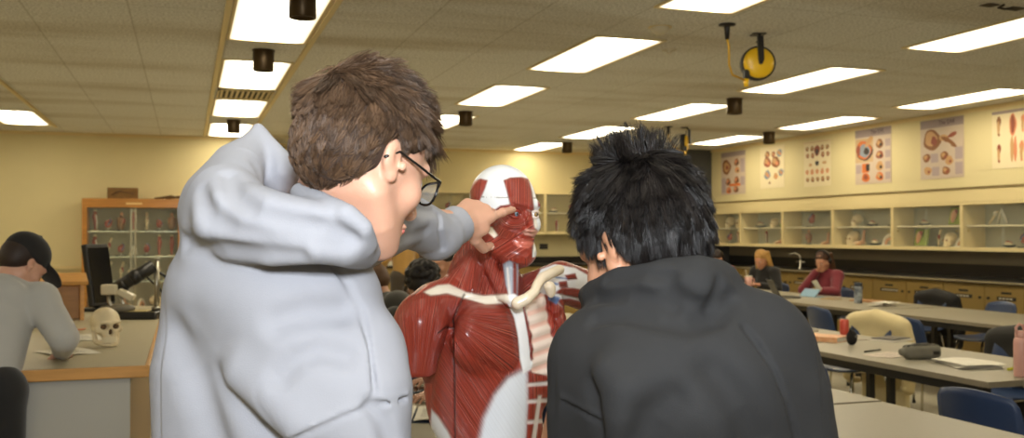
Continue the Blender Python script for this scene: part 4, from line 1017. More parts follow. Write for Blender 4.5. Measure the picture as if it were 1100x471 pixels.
def skin_mat(name, col, rough=.42):
    if name in MATS: return MATS[name]
    m = mat(name, col, rough, var=.10, vscale=22, bump=.08, bscale=420)
    b = m.node_tree.nodes['Principled BSDF']; b.inputs['Subsurface Weight'].default_value = .12
    b.inputs['Subsurface Radius'].default_value = (.012, .005, .003); b.inputs['Subsurface Scale'].default_value = .6
    return m
skin_fair = skin_mat('fair skin', (214, 164, 138)); skin_warm = skin_mat('warm skin', (202, 148, 116)); skin_tan = skin_mat('tan skin', (186, 132, 98))
lip = mat('lip', (176, 96, 84), .4)
def cloth(name, col, bump=.12, bscale=260, sheen=.25, var=.04):
    return mat(name, col, .85, var=var, vscale=14, bump=bump, bscale=bscale, sheen=sheen)

def strands(roots, dirs, length, width, m, name, parent, base=(0, 0, 0), gravity=.35, clump=None, seg=5, curl=0.0, seed=3, stiff=None, push=None):
    """tapered hair strands as thin three-sided tubes"""
    r = np.random.default_rng(seed); n = len(roots); P = roots.copy(); D = dirs / np.linalg.norm(dirs, axis=1, keepdims=True)
    L = np.broadcast_to(np.asarray(length, float), (n,)) / seg
    pts = [P.copy()]
    cl = r.normal(size=(n, 3)) * curl
    for s in range(seg):
        g = np.zeros((n, 3)); g[:, 2] = -gravity * (s + 1) / seg
        D = D + g / seg * 1.6 + cl / seg + r.normal(size=(n, 3)) * .03
        D /= np.linalg.norm(D, axis=1, keepdims=True)
        P = P + D * L[:, None]
        if push is not None: P = push(P)
        pts.append(P.copy())
    pts = np.array(pts)                                             # seg+1, n, 3
    if clump is not None:                                           # gather tips towards guide strands
        gi, amt = clump
        t = (np.arange(seg + 1) / seg)[:, None, None]
        pts = pts + (pts[:, gi] - pts) * (t ** 1.2) * amt
    W = np.broadcast_to(np.asarray(width, float), (n,))
    V = []; 
    for s in range(seg + 1):
        a = pts[max(0, s - 1)]; b = pts[min(seg, s + 1)]; T = b - a; T /= np.linalg.norm(T, axis=1, keepdims=True) + 1e-9
        ref = np.where(np.abs(T[:, 2:3]) < .9, [[0, 0, 1.]], [[1., 0, 0]]); N1 = np.cross(T, ref); N1 /= np.linalg.norm(N1, axis=1, keepdims=True) + 1e-9; N2 = np.cross(T, N1)
        w = (W * (1 - .75 * (s / seg) ** 1.5))[:, None]
        for k in range(3):
            an = 2 * PI * k / 3; V.append(pts[s] + (N1 * math.cos(an) + N2 * math.sin(an)) * w)
    V = np.array(V).reshape(seg + 1, 3, n, 3)
    idx = np.arange((seg + 1) * 3 * n).reshape(seg + 1, 3, n); Fq = []
    for s in range(seg):
        for k in range(3):
            k2 = (k + 1) % 3
            Fq.append(np.stack([idx[s, k], idx[s, k2], idx[s + 1, k2], idx[s + 1, k]], 1))
    return V.reshape(-1, 3) - np.array(base), np.concatenate(Fq), pts

# ---------------------------------------------------------------- people further back
def figure(name, label, loc, rz, sit=True, lean=.15, pitch=.35, yaw=0.0, arms=None, top='888888', pants='202020', hairc='3a2a1c', hair='short', skin=None, h=.010, group=None, hips=None, topkind='hoodie', legs=True, sc=1.0, extra=None):
    """a clothed person; local frame x right, y forward, z up. arms: ((elbow),(wrist)) for left, right"""
    t = thing(name, label, 'person', loc, rz, group)
    skin = skin or skin_warm
    hz = hips if hips else (.56 if sit else .94)
    up = np.array([0, math.sin(lean), math.cos(lean)]); fw = np.array([0, math.cos(lean), -math.sin(lean)])
    hip = np.array([0, 0, hz]); chest = hip + .30 * up; nb = hip + .47 * up
    hm = rotm(-pitch, 0, yaw); hc = nb + np.array([0, .02, .07]) + hm @ np.array([0, .035, .085])
    sh = [nb - .05 * up + np.array([s * .165, 0, 0]) for s in (-1, 1)]
    if arms is None: arms = [((-.25, .12, nb[2] - .30), (-.12, .34, hz + .22)), ((.25, .12, nb[2] - .30), (.12, .34, hz + .22))]
    allp = np.array([hip, hc] + sh + [np.array(q) for a in arms for q in a] + ([np.array([0, .48, .1])] if sit else []))
    lo = allp.min(0) - .26; hi = allp.max(0) + .24; lo[2] = max(lo[2], -.03)
    # ---- skin: one body
    F = Field(lo, hi, h); T = TF(F, hm, hc)
    head_shape(T, ear_k=.008)
    F.chain([hc + hm @ np.array([0, -.02, -.05]), nb + np.array([0, .0, .0]), chest], [.052, .058, .085], k=.03)
    F.chain([chest, hip], [.10, .10], k=.04); F.chain(sh, .05, k=.04)
    for s, a, sg in zip(sh, arms, (-1, 1)):
        e, w = np.array(a[0]), np.array(a[1]); F.chain([s, e, w], [.042, .034, .024], k=.02)
        d = (w - e) / np.linalg.norm(w - e); x = np.cross(d, [0, 0, 1.]); x /= np.linalg.norm(x); z = np.cross(x, d)
        hand_shape(TF(F, np.stack([-sg * x, d, z], 1), w + d * .01), [(.35, .5, .3)] * 4)
    leg = []
    for s in (-1, 1):
        if sit: leg.append([hip + (s * .09, .0, -.02), np.array([s * .12, .42, hz - .06]), np.array([s * .12, .44, .09])])
        else: leg.append([hip + (s * .09, 0, -.02), np.array([s * .10, .03, .50]), np.array([s * .11, -.02, .09])])
    for q in leg: F.chain(q, [.065, .045, .032], k=.03)
    body = F.build('body', skin, t)
    # ---- top
    G = Field(lo, hi, h)
    G.chain([hip + .02 * up, chest, nb - .03 * up], [.145, .152, .10], k=.05, sq=((0, 1, 0), 1.22)); G.chain(sh, [.075, .075], k=.06)
    for s, a in zip(sh, arms):
        e, w = np.array(a[0]), np.array(a[1]); d = (w - e) / np.linalg.norm(w - e)
        G.chain([s, e, w - d * .03], [.075, .064, .046], k=.03); G.ell(w - d * .015, .042, k=.01)
    G.chain([nb + np.array([-.07, -.02, .0]), nb + np.array([0, -.06, .02]), nb + np.array([.07, -.02, .0]), nb + np.array([0, .055, -.02]), nb + np.array([-.07, -.02, 0])], .032 if topkind == 'hoodie' else .02, k=.03)
    if topkind == 'hoodie': G.ell(nb + np.array([0, -.10, -.02]), (.135, .072, .10), k=.02)
    r = np.random.default_rng(int(abs(loc[0]) * 100) + 3)
    for i in range(9):
        x = r.uniform(-.13, .13); z = r.uniform(hz + .02, nb[2] - .1); G.chain([(x, -.16, z), (x + r.uniform(-.1, .1), -.15, z + r.uniform(.05, .15))], .012, k=.03, op='sub')
    G.build(topkind if topkind != 'hoodie' else 'hoodie', cloth('cloth ' + str(top), top), t)
    # ---- trousers and shoes
    H = Field(lo, hi, h); H.chain([hip + (-.07, 0, 0), hip + (.07, 0, 0)], .115, k=.03)
    for q in leg: H.chain(q, [.095, .070, .055], k=.03)
    H.build('trousers', cloth('cloth ' + str(pants), pants), t)
    for q in leg:
        a = q[2]; K = Field((a[0] - .08, a[1] - .12, -.02), (a[0] + .08, a[1] + .24, .16), .01)
        K.chain([(a[0], a[1] - .03, .045), (a[0], a[1] + .14, .038)], [.045, .04], k=.02); K.ell((a[0], a[1], .08), .05, k=.02)
        K.put(lambda X, Y, Z: np.broadcast_to(Z - 0.004, np.broadcast_shapes(X.shape, Y.shape, Z.shape)), (-9, -9, -9), (9, 9, 9), .004, 'sub')
        K.build('shoe', mat('dark shoe', (34, 32, 32), .5), t)
    # ---- face details
    for s in (-1, 1):
        e = hc + hm @ np.array([s * .031, .0795, -.001])
        ey = MB().ball(tuple(e), .0118, 12).build('eye', mat('eye white', (214, 206, 196), .2), t)
        MB().ball(tuple(e + hm @ np.array([0, .0085, 0])), .0052, 10).build('iris', mat('dark iris', (50, 34, 24), .2), ey)
        MB().tube([tuple(hc + hm @ np.array([s * (.017 + .008 * i), .093 - .0035 * i * i * .5, .021 + .002 * math.sin(i)])) for i in range(4)], .0035).build('eyebrow', mat('hair ' + str(hairc), hairc, .6), t)
    MB().ball(tuple(hc + hm @ np.array([0, .097, -.0695])), (.019, .008, .0085), 14, R=Matrix(hm.tolist())).build('lips', lip, t)
    # ---- hair or cap
    hmt = mat('hair ' + str(hairc), hairc, .45, var=.35, vscale=30, stretch=(1, 1, .25), bump=.5, bscale=60)
    clo = hc - .26; chi = hc + .2; clo[2] = nb[2] - .36 if hair == 'long' else hc[2] - .2
    K = Field(clo, chi, .007); T = TF(K, hm, hc)
    T.ell((0, -.018, .048), (.083, .103, .088), k=0)
    T.ell((0, -.055, .0), (.074, .062, .07), k=.03)
    T.ell((0, .085, -.035), (.066, .075, .085), k=.012, op='sub')
    for s in (-1, 1): T.ell((s * .085, .012, -.015), (.022, .026, .036), k=.01, op='sub')
    if hair == 'curly':
        rr = np.random.default_rng(5)
        for i in range(150):
            d = rr.normal(size=3); d /= np.linalg.norm(d)
            if d[1] > .45 and d[2] < .35: continue
            T.ell(np.array([0, -.02, .045]) + d * np.array([.088, .108, .092]), rr.uniform(.013, .024), k=.004)
    if hair == 'long':
        for s in (-1, 1):
            for j in range(4):
                x = s * (.045 + .012 * j); T.chain([(x, -.01 - .025 * j, .07), (s * .082, -.02 - .022 * j, -.02), (s * .09, -.01 - .02 * j + .02 * s, -.14), (s * .085, .0 - .02 * j, -.27 - .02 * j)], [.02, .02, .019, .008], k=.012)
        T.ell((0, -.07, -.07), (.08, .035, .12), k=.02)
    rr = np.random.default_rng(9)
    for i in range(40):
        a = rr.uniform(0, 2 * PI); q = [np.array([.083 * math.sin(a) * math.sin(b), -.018 + .103 * math.cos(a) * math.sin(b), .048 + .088 * math.cos(b)]) for b in (.1, .6, 1.1, 1.5)]
        if math.cos(a) > .5: q = q[:3]
        T.chain(q, [.003, .005, .006, .003], k=.004, op='sub' if i % 2 else 'add')
    if hair == 'cap':
        K.build('hair', hmt, t)
        C = Field(hc - .2, hc + .24, .006); T = TF(C, hm, hc)
        T.ell((0, -.016, .052), (.088, .109, .092), k=0)
        T.put = None
        for q in ((0, .02, -.055),): T.ell(q, (.2, .25, .085), k=.004, op='sub')
        T.ell((0, .12, .04), (.075, .085, .016), R=rotm(-.25, 0, 0), k=.01)
        C.build('cap', cloth('cap black', (24, 23, 23), sheen=.1), t)
        MB().ball(tuple(hc + hm @ np.array([0, -.016, .146])), .008, 10).build('cap_button', blk, t)
        MB().tube([tuple(hc + hm @ np.array([x, -.118 + abs(x) * .5, .052])) for x in (-.05, -.025, 0, .025, .05)], .006, flat=.4).build('cap_strap', mat('pale strap', (170, 166, 158), .5), t)
    else: K.build('hair', hmt, t)
    if extra: extra(t, hc, hm, nb)
    return t
# ================================================================ people in the room
def headphones(t, hc, hm, nb):
    P = lambda x, y, z: tuple(hc + hm @ np.array([x, y, z]))
    b = MB().tube([P(.098 * math.sin(a), -.01, .04 + .10 * math.cos(a)) for a in np.linspace(-1.7, 1.7, 15)], .010).build('headphones', blk, t)
    for s in (-1, 1): MB().ball(P(s * .098, -.008, .0), (.022, .038, .044), 16, R=Matrix(hm.tolist())).build('ear_cup', blk, b)
face = lambda x, y: math.atan2(-x, y)          # rotation that turns local +y to world direction (x,y)
p = onX(826, 300, 7.84)
figure('person', 'person with long blonde hair in a black top at the far table by the laptop', (p.x, p.y, 0), PI / 2 + .35, lean=.22, pitch=.45, yaw=.1, top=(26, 24, 24), pants=(40, 42, 50), hairc=(178, 136, 72), hair='long', topkind='sweater', group='people at the far table',
       arms=[((-.25, .14, .74), (-.14, .40, .80)), ((.25, .14, .74), (.12, .40, .80))])
p = onX(893, 300, 7.86)
def phone_hold(t, hc, hm, nb): headphones(t, hc, hm, nb)
figure('person', 'person in a dark red sweater with headphones, looking at a phone', (p.x, p.y, 0), PI / 2 + .25, lean=.2, pitch=.35, yaw=.15, top=(120, 36, 48), pants=(30, 30, 36), hairc=(74, 46, 26), hair='long', topkind='sweater', group='people at the far table',
       arms=[((-.25, .24, .78), (-.20, .46, .80)), ((.24, .26, .78), (.04, .22, 1.03))], extra=phone_hold)
q = Matrix.Rotation(PI / 2 + .25, 4, 'Z') @ Vector((-.235, .565, .87))
t = thing('smartphone', 'white phone held up by the person in the red sweater', 'phone', (p.x + q.x, p.y + q.y, q.z), PI / 2 + .25, rot=(-.5, .3, PI / 2 + .25))
MB().box(-.036, .036, -.005, .005, -.07, .07, .003).build('case', whitem, t); MB().box(-.032, .032, -.0062, -.0052, -.065, .065).build('screen', mat('dark screen glass', 0), t)
p = onX(784, 300, 7.84)
figure('person', 'person in a red top mostly hidden behind the dark hooded student\'s hair', (p.x, p.y, 0), PI / 2 + .2, lean=.35, pitch=.5, top=(128, 30, 34), pants=(30, 30, 36), hairc=(40, 26, 20), hair='short', topkind='sweater', group='people at the far table')
# cluster between the grey sleeve and the anatomy figure
p = atv(429, 299, 6.25)
figure('person', 'seated person with short brown hair and dark jacket, looking down', (p.x, p.y, 0), -YAW + 1.0, lean=.25, pitch=.6, top=(52, 50, 44), pants=(30, 32, 40), hairc=(86, 58, 32), hair='short', skin=skin_fair, h=.008, group='people behind the grey sleeve',hips=.60)
p = atv(458, 300, 5.35)
figure('person', 'person with curly black hair seen from behind, left of the anatomy figure', (p.x, p.y, 0), -YAW + .25, lean=.12, pitch=.3, top=(44, 42, 40), pants=(30, 30, 36), hairc=(30, 24, 20), hair='curly', h=.009, group='people behind the grey sleeve', hips=.60)
p = atv(471, 280, 8.6)
figure('person', 'far seated person with brown hair over a pale face, above the curly hair', (p.x, p.y, 0), -YAW + PI - .5, lean=.15, pitch=.35, top=(90, 60, 40), pants=(40, 40, 44), hairc=(60, 40, 22), hair='long', skin=skin_fair, topkind='sweater', group='people behind the grey sleeve',hips=.66)
p = atv(492, 285, 7.6)
figure('person', 'person with straight black hair just left of the anatomy figure\'s neck', (p.x, p.y, 0), -YAW + PI - .9, lean=.12, pitch=.2, top=(30, 30, 34), pants=(30, 30, 34), hairc=(22, 18, 16), hair='short', group='people behind the grey sleeve',hips=.66)
p = atv(434, 270, 12.6)
figure('person', 'standing person in a tan coat by the back counter', (p.x, p.y, 0), -YAW + .5, sit=False, lean=.06, pitch=.3, top=(166, 128, 66), pants=(60, 50, 40), hairc=(60, 36, 20), hair='long', topkind='coat', group='people by the back counter')
# the owner of the hand on the table, hidden behind the anatomy figure
p = atv(556, 330, 4.75); rz_h = PI / 2 + .1
wr = at_table(481, 431); rel = Matrix.Rotation(-rz_h, 3, 'Z') @ Vector((wr.x - p.x, wr.y - p.y, 0))
figure('person', 'person hidden behind the anatomy figure, one hand on the open book', (p.x, p.y, 0), rz_h, lean=.12, pitch=.4, top=(60, 60, 66), pants=(30, 30, 36), hairc=(40, 28, 20), hair='short', skin=skin_fair, h=.007, hips=.52,
       arms=[((-.24, .16, .77), (rel.x + .0, rel.y, .775)), ((.25, .16, .74), (.16, .36, .78))], topkind='sweater')
# student in a cap at the left edge
p = atv(-22, 330, 4.0)
figure('person', 'person in a grey hoodie and black cap leaning on the bench at the left edge', (p.x, p.y, 0), -YAW + .12, sit=False, lean=.54, pitch=.70, yaw=-.7, hips=.85, top=(176, 174, 168), pants=(24, 23, 24), hairc=(44, 30, 22), hair='cap', skin=skin_fair, h=.007,
       arms=[((-.30, .20, 1.06), (-.16, .42, .96)), ((.29, .14, 1.05), (.20, .40, .965))])

# chairs carrying the seated people
seats = {'long blonde hair': 'under the blonde person at the far table', 'dark red sweater': 'under the person in the dark red sweater', 'red top mostly': 'under the person in the red top by the dark hood', 'short brown hair': 'under the person with short brown hair',
         'curly black': 'under the person with curly black hair', 'far seated': 'under the far seated brown haired person', 'straight black': 'under the person with straight black hair', 'hidden behind the anatomy': 'under the person hidden by the anatomy figure'}
for o in [o for o in COL.objects if o.get('category') == 'person']:
    for k, v in seats.items():
        if k in o['label']:
            rz = o.rotation_euler.z; d = Matrix.Rotation(rz, 3, 'Z') @ Vector((0, .03, 0))
            chair(o.location.x + d.x, o.location.y + d.y, rz, 'navy shell chair ' + v)
            hb = {'short brown hair': .60, 'curly black': .60, 'far seated': .66, 'straight black': .66, 'hidden behind the anatomy': .52}.get(k, .56)
            [c for c in COL.objects if c.get('label') == 'navy shell chair ' + v][0].scale.z = (hb - .115) / .445
# ================================================================ the anatomy figure
def smooth(a, b, x):
    t = np.clip((x - a) / (b - a), 0, 1); return t * t * (3 - 2 * t)
def poly_sd(P, poly):
    """signed distance of 2-D points to a polygon, positive inside"""
    poly = np.array(poly, float); x, y = P[:, 0], P[:, 1]; d = np.full(len(P), 1e9); ins = np.zeros(len(P), bool)
    for a, b in zip(poly, np.roll(poly, -1, 0)):
        e = b - a; t = np.clip(((x - a[0]) * e[0] + (y - a[1]) * e[1]) / (e @ e + 1e-9), 0, 1)
        d = np.minimum(d, np.hypot(x - a[0] - t * e[0], y - a[1] - t * e[1]))
        c = ((a[1] > y) != (b[1] > y)); 
        with np.errstate(divide='ignore', invalid='ignore'): xi = (b[0] - a[0]) * (y - a[1]) / (b[1] - a[1] + 1e-12) + a[0]
        ins ^= c & (x < xi)
    return np.where(ins, d, -d)
def line_d(P, pts):
    pts = np.array(pts, float); d = np.full(len(P), 1e9)
    for a, b in zip(pts, pts[1:]):
        e = b - a; t = np.clip(((P - a) @ e) / (e @ e), 0, 1); d = np.minimum(d, np.linalg.norm(P - a - t[:, None] * e, axis=1))
    return d
def vnormals(V, Fq):
    n = np.zeros_like(V); a = V[Fq[:, 2]] - V[Fq[:, 0]]; b = V[Fq[:, 3]] - V[Fq[:, 1]]; fn = np.cross(a, b)
    for k in range(4): np.add.at(n, Fq[:, k], fn)
    return n / (np.linalg.norm(n, axis=1, keepdims=True) + 1e-12)

def muscle_mat():
    m = bpy.data.materials.new('painted anatomy plastic'); m.use_nodes = True; nt = m.node_tree; b = nt.nodes['Principled BSDF']; N = nt.nodes.new; L = nt.links.new
    c = N('ShaderNodeAttribute'); c.attribute_name = 'paint'; f = N('ShaderNodeAttribute'); f.attribute_name = 'fib'; q = N('ShaderNodeAttribute'); q.attribute_name = 'mus'
    n = N('ShaderNodeTexNoise'); n.noise_dimensions = '1D'; n.inputs['Scale'].default_value = .80; n.inputs['Detail'].default_value = 3; n.inputs['Roughness'].default_value = .7
    L(f.outputs['Fac'], n.inputs['W'])
    r = N('ShaderNodeValToRGB'); r.color_ramp.elements[0].position = .36; r.color_ramp.elements[0].color = (.36, .28, .28, 1); r.color_ramp.elements[1].position = .66; r.color_ramp.elements[1].color = (1.16, 1.2, 1.2, 1)
    e = r.color_ramp.elements.new(.5); e.color = (.95, .95, .95, 1)
    L(n.outputs['Fac'], r.inputs['Fac'])
    mx = N('ShaderNodeMix'); mx.data_type = 'RGBA'; mx.blend_type = 'MULTIPLY'; L(q.outputs['Fac'], mx.inputs['Factor']); L(c.outputs['Color'], mx.inputs['A']); L(r.outputs['Color'], mx.inputs['B'])
    r2 = N('ShaderNodeMapRange'); r2.inputs['From Min'].default_value = .655; r2.inputs['From Max'].default_value = .70; L(n.outputs['Fac'], r2.inputs['Value'])
    m2 = N('ShaderNodeMath'); m2.operation = 'MULTIPLY'; L(r2.outputs['Result'], m2.inputs[0]); L(q.outputs['Fac'], m2.inputs[1])
    m3 = N('ShaderNodeMath'); m3.operation = 'MULTIPLY'; m3.inputs[1].default_value = .75; L(m2.outputs[0], m3.inputs[0])
    mw = N('ShaderNodeMix'); mw.data_type = 'RGBA'; mw.inputs['B'].default_value = (*srgb((222, 150, 128)), 1); L(m3.outputs[0], mw.inputs['Factor']); L(mx.outputs['Result'], mw.inputs['A'])
    L(mw.outputs['Result'], b.inputs['Base Color'])
    hh = N('ShaderNodeMath'); hh.operation = 'MULTIPLY'; L(n.outputs['Fac'], hh.inputs[0]); L(q.outputs['Fac'], hh.inputs[1])
    bp = N('ShaderNodeBump'); bp.inputs['Strength'].default_value = .8; bp.inputs['Distance'].default_value = .006; L(hh.outputs[0], bp.inputs['Height']); L(bp.outputs['Normal'], b.inputs['Normal'])
    b.inputs['Roughness'].default_value = .33; b.inputs['Coat Weight'].default_value = .25; b.inputs['Coat Roughness'].default_value = .2
    return m
anat = muscle_mat()
FD = 2.25; AY = -2.50
FR = rotm(0, 0, AY); FO = np.array([-.05, FD, 0.0])
HS = .91; HM = rotm(0, 0, AY + .02) @ rotm(-.03, 0, 0); HC_ = Q(542, 229.5, FD)
fig_base = np.array([-.04, 2.26, .7405])
bw = c2w(*fig_base)
figt = thing('anatomy_figure', 'muscle anatomy torso model with a half white, half red head, standing on the table', 'anatomy model', bw, -YAW)
FG = Field((-.33, 1.95, .742), (.24, 2.56, 1.70), .0028)
TT = TF(FG, FR, FO)                                                     # torso frame: x its right, y its front
TT.ell((0, 0, 1.20), (.130, .092, .19), k=0)
TT.chain([(-.145, -.015, 1.338), (.145, -.015, 1.338)], [.046, .048], k=.04)
TT.ell((.070, .066, 1.262), (.078, .040, .072), k=.03)                  # its right pectoral
TT.ell((-.060, .050, 1.26), (.070, .040, .080), k=.03)                  # opened left rib side
TT.ell((0, .018, 1.03), (.120, .088, .22), k=.04)
TT.ell((0, 0, .84), (.140, .105, .17), k=.05)
TT.ell((.10, -.03, 1.16), (.045, .075, .14), k=.03); TT.ell((-.10, -.03, 1.16), (.045, .075, .14), k=.03)
TT.ell((.192, .0, 1.295), (.052, .056, .078), k=.025)                   # deltoid
TT.chain([(.198, .0, 1.30), (.214, .01, 1.19)], [.053, .048], k=.02)
for sx in (-1, 1): TT.chain([(sx * .02, -.03, 1.46), (sx * .075, -.03, 1.375), (sx * .15, -.02, 1.355)], [.045, .036, .026], k=.03)   # trapezius
FG.chain([Q(536, 262, FD + .02), Q(528, 315, FD + .01)], [.050, .058], k=.03)
FG.chain([Q(518, 268, FD - .03), Q(541, 316, FD - .065)], [.018, .015], k=.012)            # sternomastoid
FG.chain([Q(508, 272, FD - .02), Q(508, 312, FD - .06)], [.016, .018], k=.015)
FG.chain([Q(548, 276, FD - .05), Q(549, 322, FD - .075)], [.019, .018], k=.010)            # windpipe
# raised stump of its left shoulder
TT.chain([(-.135, .005, 1.375), (-.20, .015, 1.385), (-.268, .03, 1.362)], [.038, .050, .050], k=.02, sq=((0, 0, 1), 1.0))
TT.ell((-.118, .015, 1.21), (.050, .066, .12), k=.03)
TT.chain([(-.158, .045, 1.36), (-.166, .045, 1.29), (-.150, .045, 1.235)], [.014, .022, .016], k=.012)
# cut faces
cutp = FR @ np.array([.21, 0, 0]) + FO
FG.box((cutp[0] - .02, cutp[1], 1.08), (.075, .075, .098), rd=.004, k=.003, op='sub') if False else None
TT2 = TF(FG, FR, FO)
FG.box(tuple(TT2.p((.235, .01, 1.103))), (.078, .09, .092), R=FR, rd=.004, k=.003, op='sub')
FG.box(tuple(TT2.p((-.350, .03, 1.37))), (.062, .1, .1), R=FR, rd=.003, k=.003, op='sub')
TH_ = TF(FG, HM, HC_, HS); head_shape(TH_)
for s_ in (-1, 1): TH_.chain([(s_ * .056, .0, -.03), (s_ * .052, .018, -.075), (s_ * .030, .060, -.104), (0, .078, -.106)], [.020, .020, .020, .020], k=.02)
FG.ell(Q(556, 281, FD - .05), (.02, .02, .008), k=.01)
V, FQ_ = FG.mesh(); FQ_ = FQ_.astype(int)
def project(V):
    x = V[:, 0] / V[:, 1]; w_ = (V[:, 2] - CH) / V[:, 1]
    den = math.cos(TILT) + w_ * math.sin(TILT)          # inverse of the tilt
    fy = (w_ * math.cos(TILT) - math.sin(TILT)) / den
    return np.stack([550 + FPX * x / den, 235.5 - FPX * fy], 1)
PX = project(V); NV = vnormals(V, FQ_)
front = NV[:, 1] < .25                                    # the side the modeller painted from the front
LH = (V - HC_) @ HM / HS                                  # head frame
LT = (V - FO) @ FR                                        # torso frame
n = len(V); red = np.array(srgb((162, 58, 41))); dred = np.array(srgb((134, 44, 34))); wht = np.array(srgb((236, 238, 240))); crm = np.array(srgb((236, 224, 204))); pink = np.array(srgb((232, 170, 150))); blg = np.array(srgb((150, 156, 168)))
COLR = np.tile(red, (n, 1)); FIB = PX[:, 0] * .9; MUS = np.ones(n); RID = np.zeros(n, int); DSP = np.zeros(n)
NAMES = ['trunk_muscle']
HEADZ = HC_[2] - .105
is_head = (V[:, 2] > HEADZ) & (np.linalg.norm((V - HC_) / np.array([.115, .115, .125]), axis=1) < 1.25)
_lh = (V - HC_) @ HM / HS
is_head &= ~((_lh[:, 2] < -.045 + .35 * np.clip(-_lh[:, 1], -.02, .1)) & (_lh[:, 1] < .012)) & ~((_lh[:, 2] < -.112 + .2 * (_lh[:, 1] - .05)) & (vnormals(V, FQ_)[:, 2] < -.2))
def region(name, poly, col, mus=0.0, fib=None, raise_=0.0, soft=1.2, mask=None, edge=5.0, blend=1.0):
    if name not in NAMES: NAMES.append(name)
    sd = poly_sd(PX, poly); ok = front if mask is None else (front & mask)
    w_ = np.where(ok, smooth(-soft, soft, sd), 0) * blend
    COLR[:] = COLR * (1 - w_[:, None]) + np.array(col) * w_[:, None]
    MUS[:] = MUS * (1 - w_) + mus * w_
    if fib is not None: FIB[w_ > .5] = fib[w_ > .5]
    if raise_: DSP[:] += np.where(ok, smooth(-.5, edge, sd), 0) * raise_
    if blend > .7: RID[w_ > .5] = NAMES.index(name)
def ang(cx, cy, k): return np.arctan2(PX[:, 1] - cy, PX[:, 0] - cx) * k
diag = lambda ax, ay: PX[:, 0] * ax + PX[:, 1] * ay
# the head is white, its right half carries the muscles
hm_ = is_head
NAMES.append('skull'); NAMES.append('face_muscle'); RID[hm_] = 1; COLR[hm_] = wht; MUS[hm_] = 0
low_ = hm_ & (LH[:, 2] < -.042) & (LH[:, 0] > -.01); RID[low_] = 2; COLR[low_] = red; MUS[low_] = 1
B = lambda name, poly, **k: region(name, poly, red, 1.0, mask=hm_, **k)
B('temple_muscle', [(507, 222), (504.5, 205), (508, 195), (516, 192), (524, 194), (521, 203), (516, 214), (513, 223)], fib=ang(510, 240, 40), raise_=.0022)
B('face_muscle', [(531, 226), (538, 221), (548, 222), (558, 224), (573, 228), (574, 243), (578, 250), (573, 262), (572, 271), (566, 279), (556, 281), (542, 280), (527, 272), (519, 262), (517, 250), (527, 240)], fib=diag(.5, .8))
B('forehead_muscle', [(541, 194), (548, 191), (560, 190.5), (568, 192), (571.5, 206), (573, 219), (574, 228), (560, 224), (548, 220), (545, 208)], fib=PX[:, 0] * 1.0, raise_=.0016)
B('eye_ring_muscle', [(532, 227), (540, 221), (552, 219), (563, 222), (570, 230), (566, 241), (556, 247), (544, 246), (535, 240)], fib=np.hypot(PX[:, 0] - 553, (PX[:, 1] - 230) * 1.2) * 1.1, raise_=.0014)
region('face_muscle', [(534, 240), (546, 249), (556, 250), (552, 256), (541, 258), (530, 250)], np.array(srgb((186, 84, 66))), 1.0, fib=diag(.8, .5), mask=hm_, blend=.6)
region('cheek_tendon', [(519, 243), (529, 244), (535, 253), (531, 256), (524, 250), (518, 250)], crm, 0, mask=hm_)
region('nose_bridge', [(571.5, 228), (575, 229), (578, 244), (574.5, 246)], crm, 0, mask=hm_, blend=.8)
region('nose_tip', [(561, 249), (566, 246), (576, 247), (580, 250), (577, 254), (564, 253)], np.array(srgb((226, 168, 150))), 0, mask=hm_)
region('lips', [(551, 260), (558, 256.5), (565, 257.5), (572, 258), (574, 262), (568, 267), (556, 266)], np.array(srgb((196, 104, 86))), 0, mask=hm_)
region('brow_patch', [(577.5, 215), (580, 213.5), (583, 217), (582.5, 222), (578, 222.5)], red, 1, mask=hm_)
region('ear', [(502, 217), (508, 217), (514, 224), (512, 242), (505, 243), (502, 230)], np.array(srgb((238, 216, 200))), 0, mask=hm_)
sk = hm_ & (RID == 1) & (np.abs(LH[:, 2] - .040) < .0011); COLR[sk] = srgb((150, 146, 140))
# neck
NK = ~hm_
neckp = [(505, 268), (540, 280), (562, 284), (566, 300), (556, 326), (498, 322), (485, 305), (470, 306)]
region('neck_muscle', neckp, red * .9, 1, fib=diag(1.0, .25), mask=NK)
region('trapezius_muscle', [(506, 268), (511, 285), (507, 312), (490, 318), (455, 314), (441, 322), (446, 312), (470, 300), (492, 286)], np.array(srgb((168, 62, 44))), 1, fib=ang(512, 262, 46), raise_=.001, mask=NK)
region('windpipe', [(540, 284), (547, 280), (557, 284), (558, 300), (556, 318), (548, 322), (543, 306)], blg, .25, fib=PX[:, 0], mask=NK)
region('neck_vein', [(551, 282), (555, 283), (555, 318), (551, 320)], dred * .8, .4, fib=PX[:, 0], mask=NK)
region('neck_vein', [(544, 288), (546, 287), (549, 318), (546, 318)], np.array(srgb((214, 208, 204))), 0, mask=NK)
region('throat_muscle', [(557, 284), (566, 288), (570, 306), (560, 318), (556, 312)], dred, 1, fib=PX[:, 0], mask=NK)
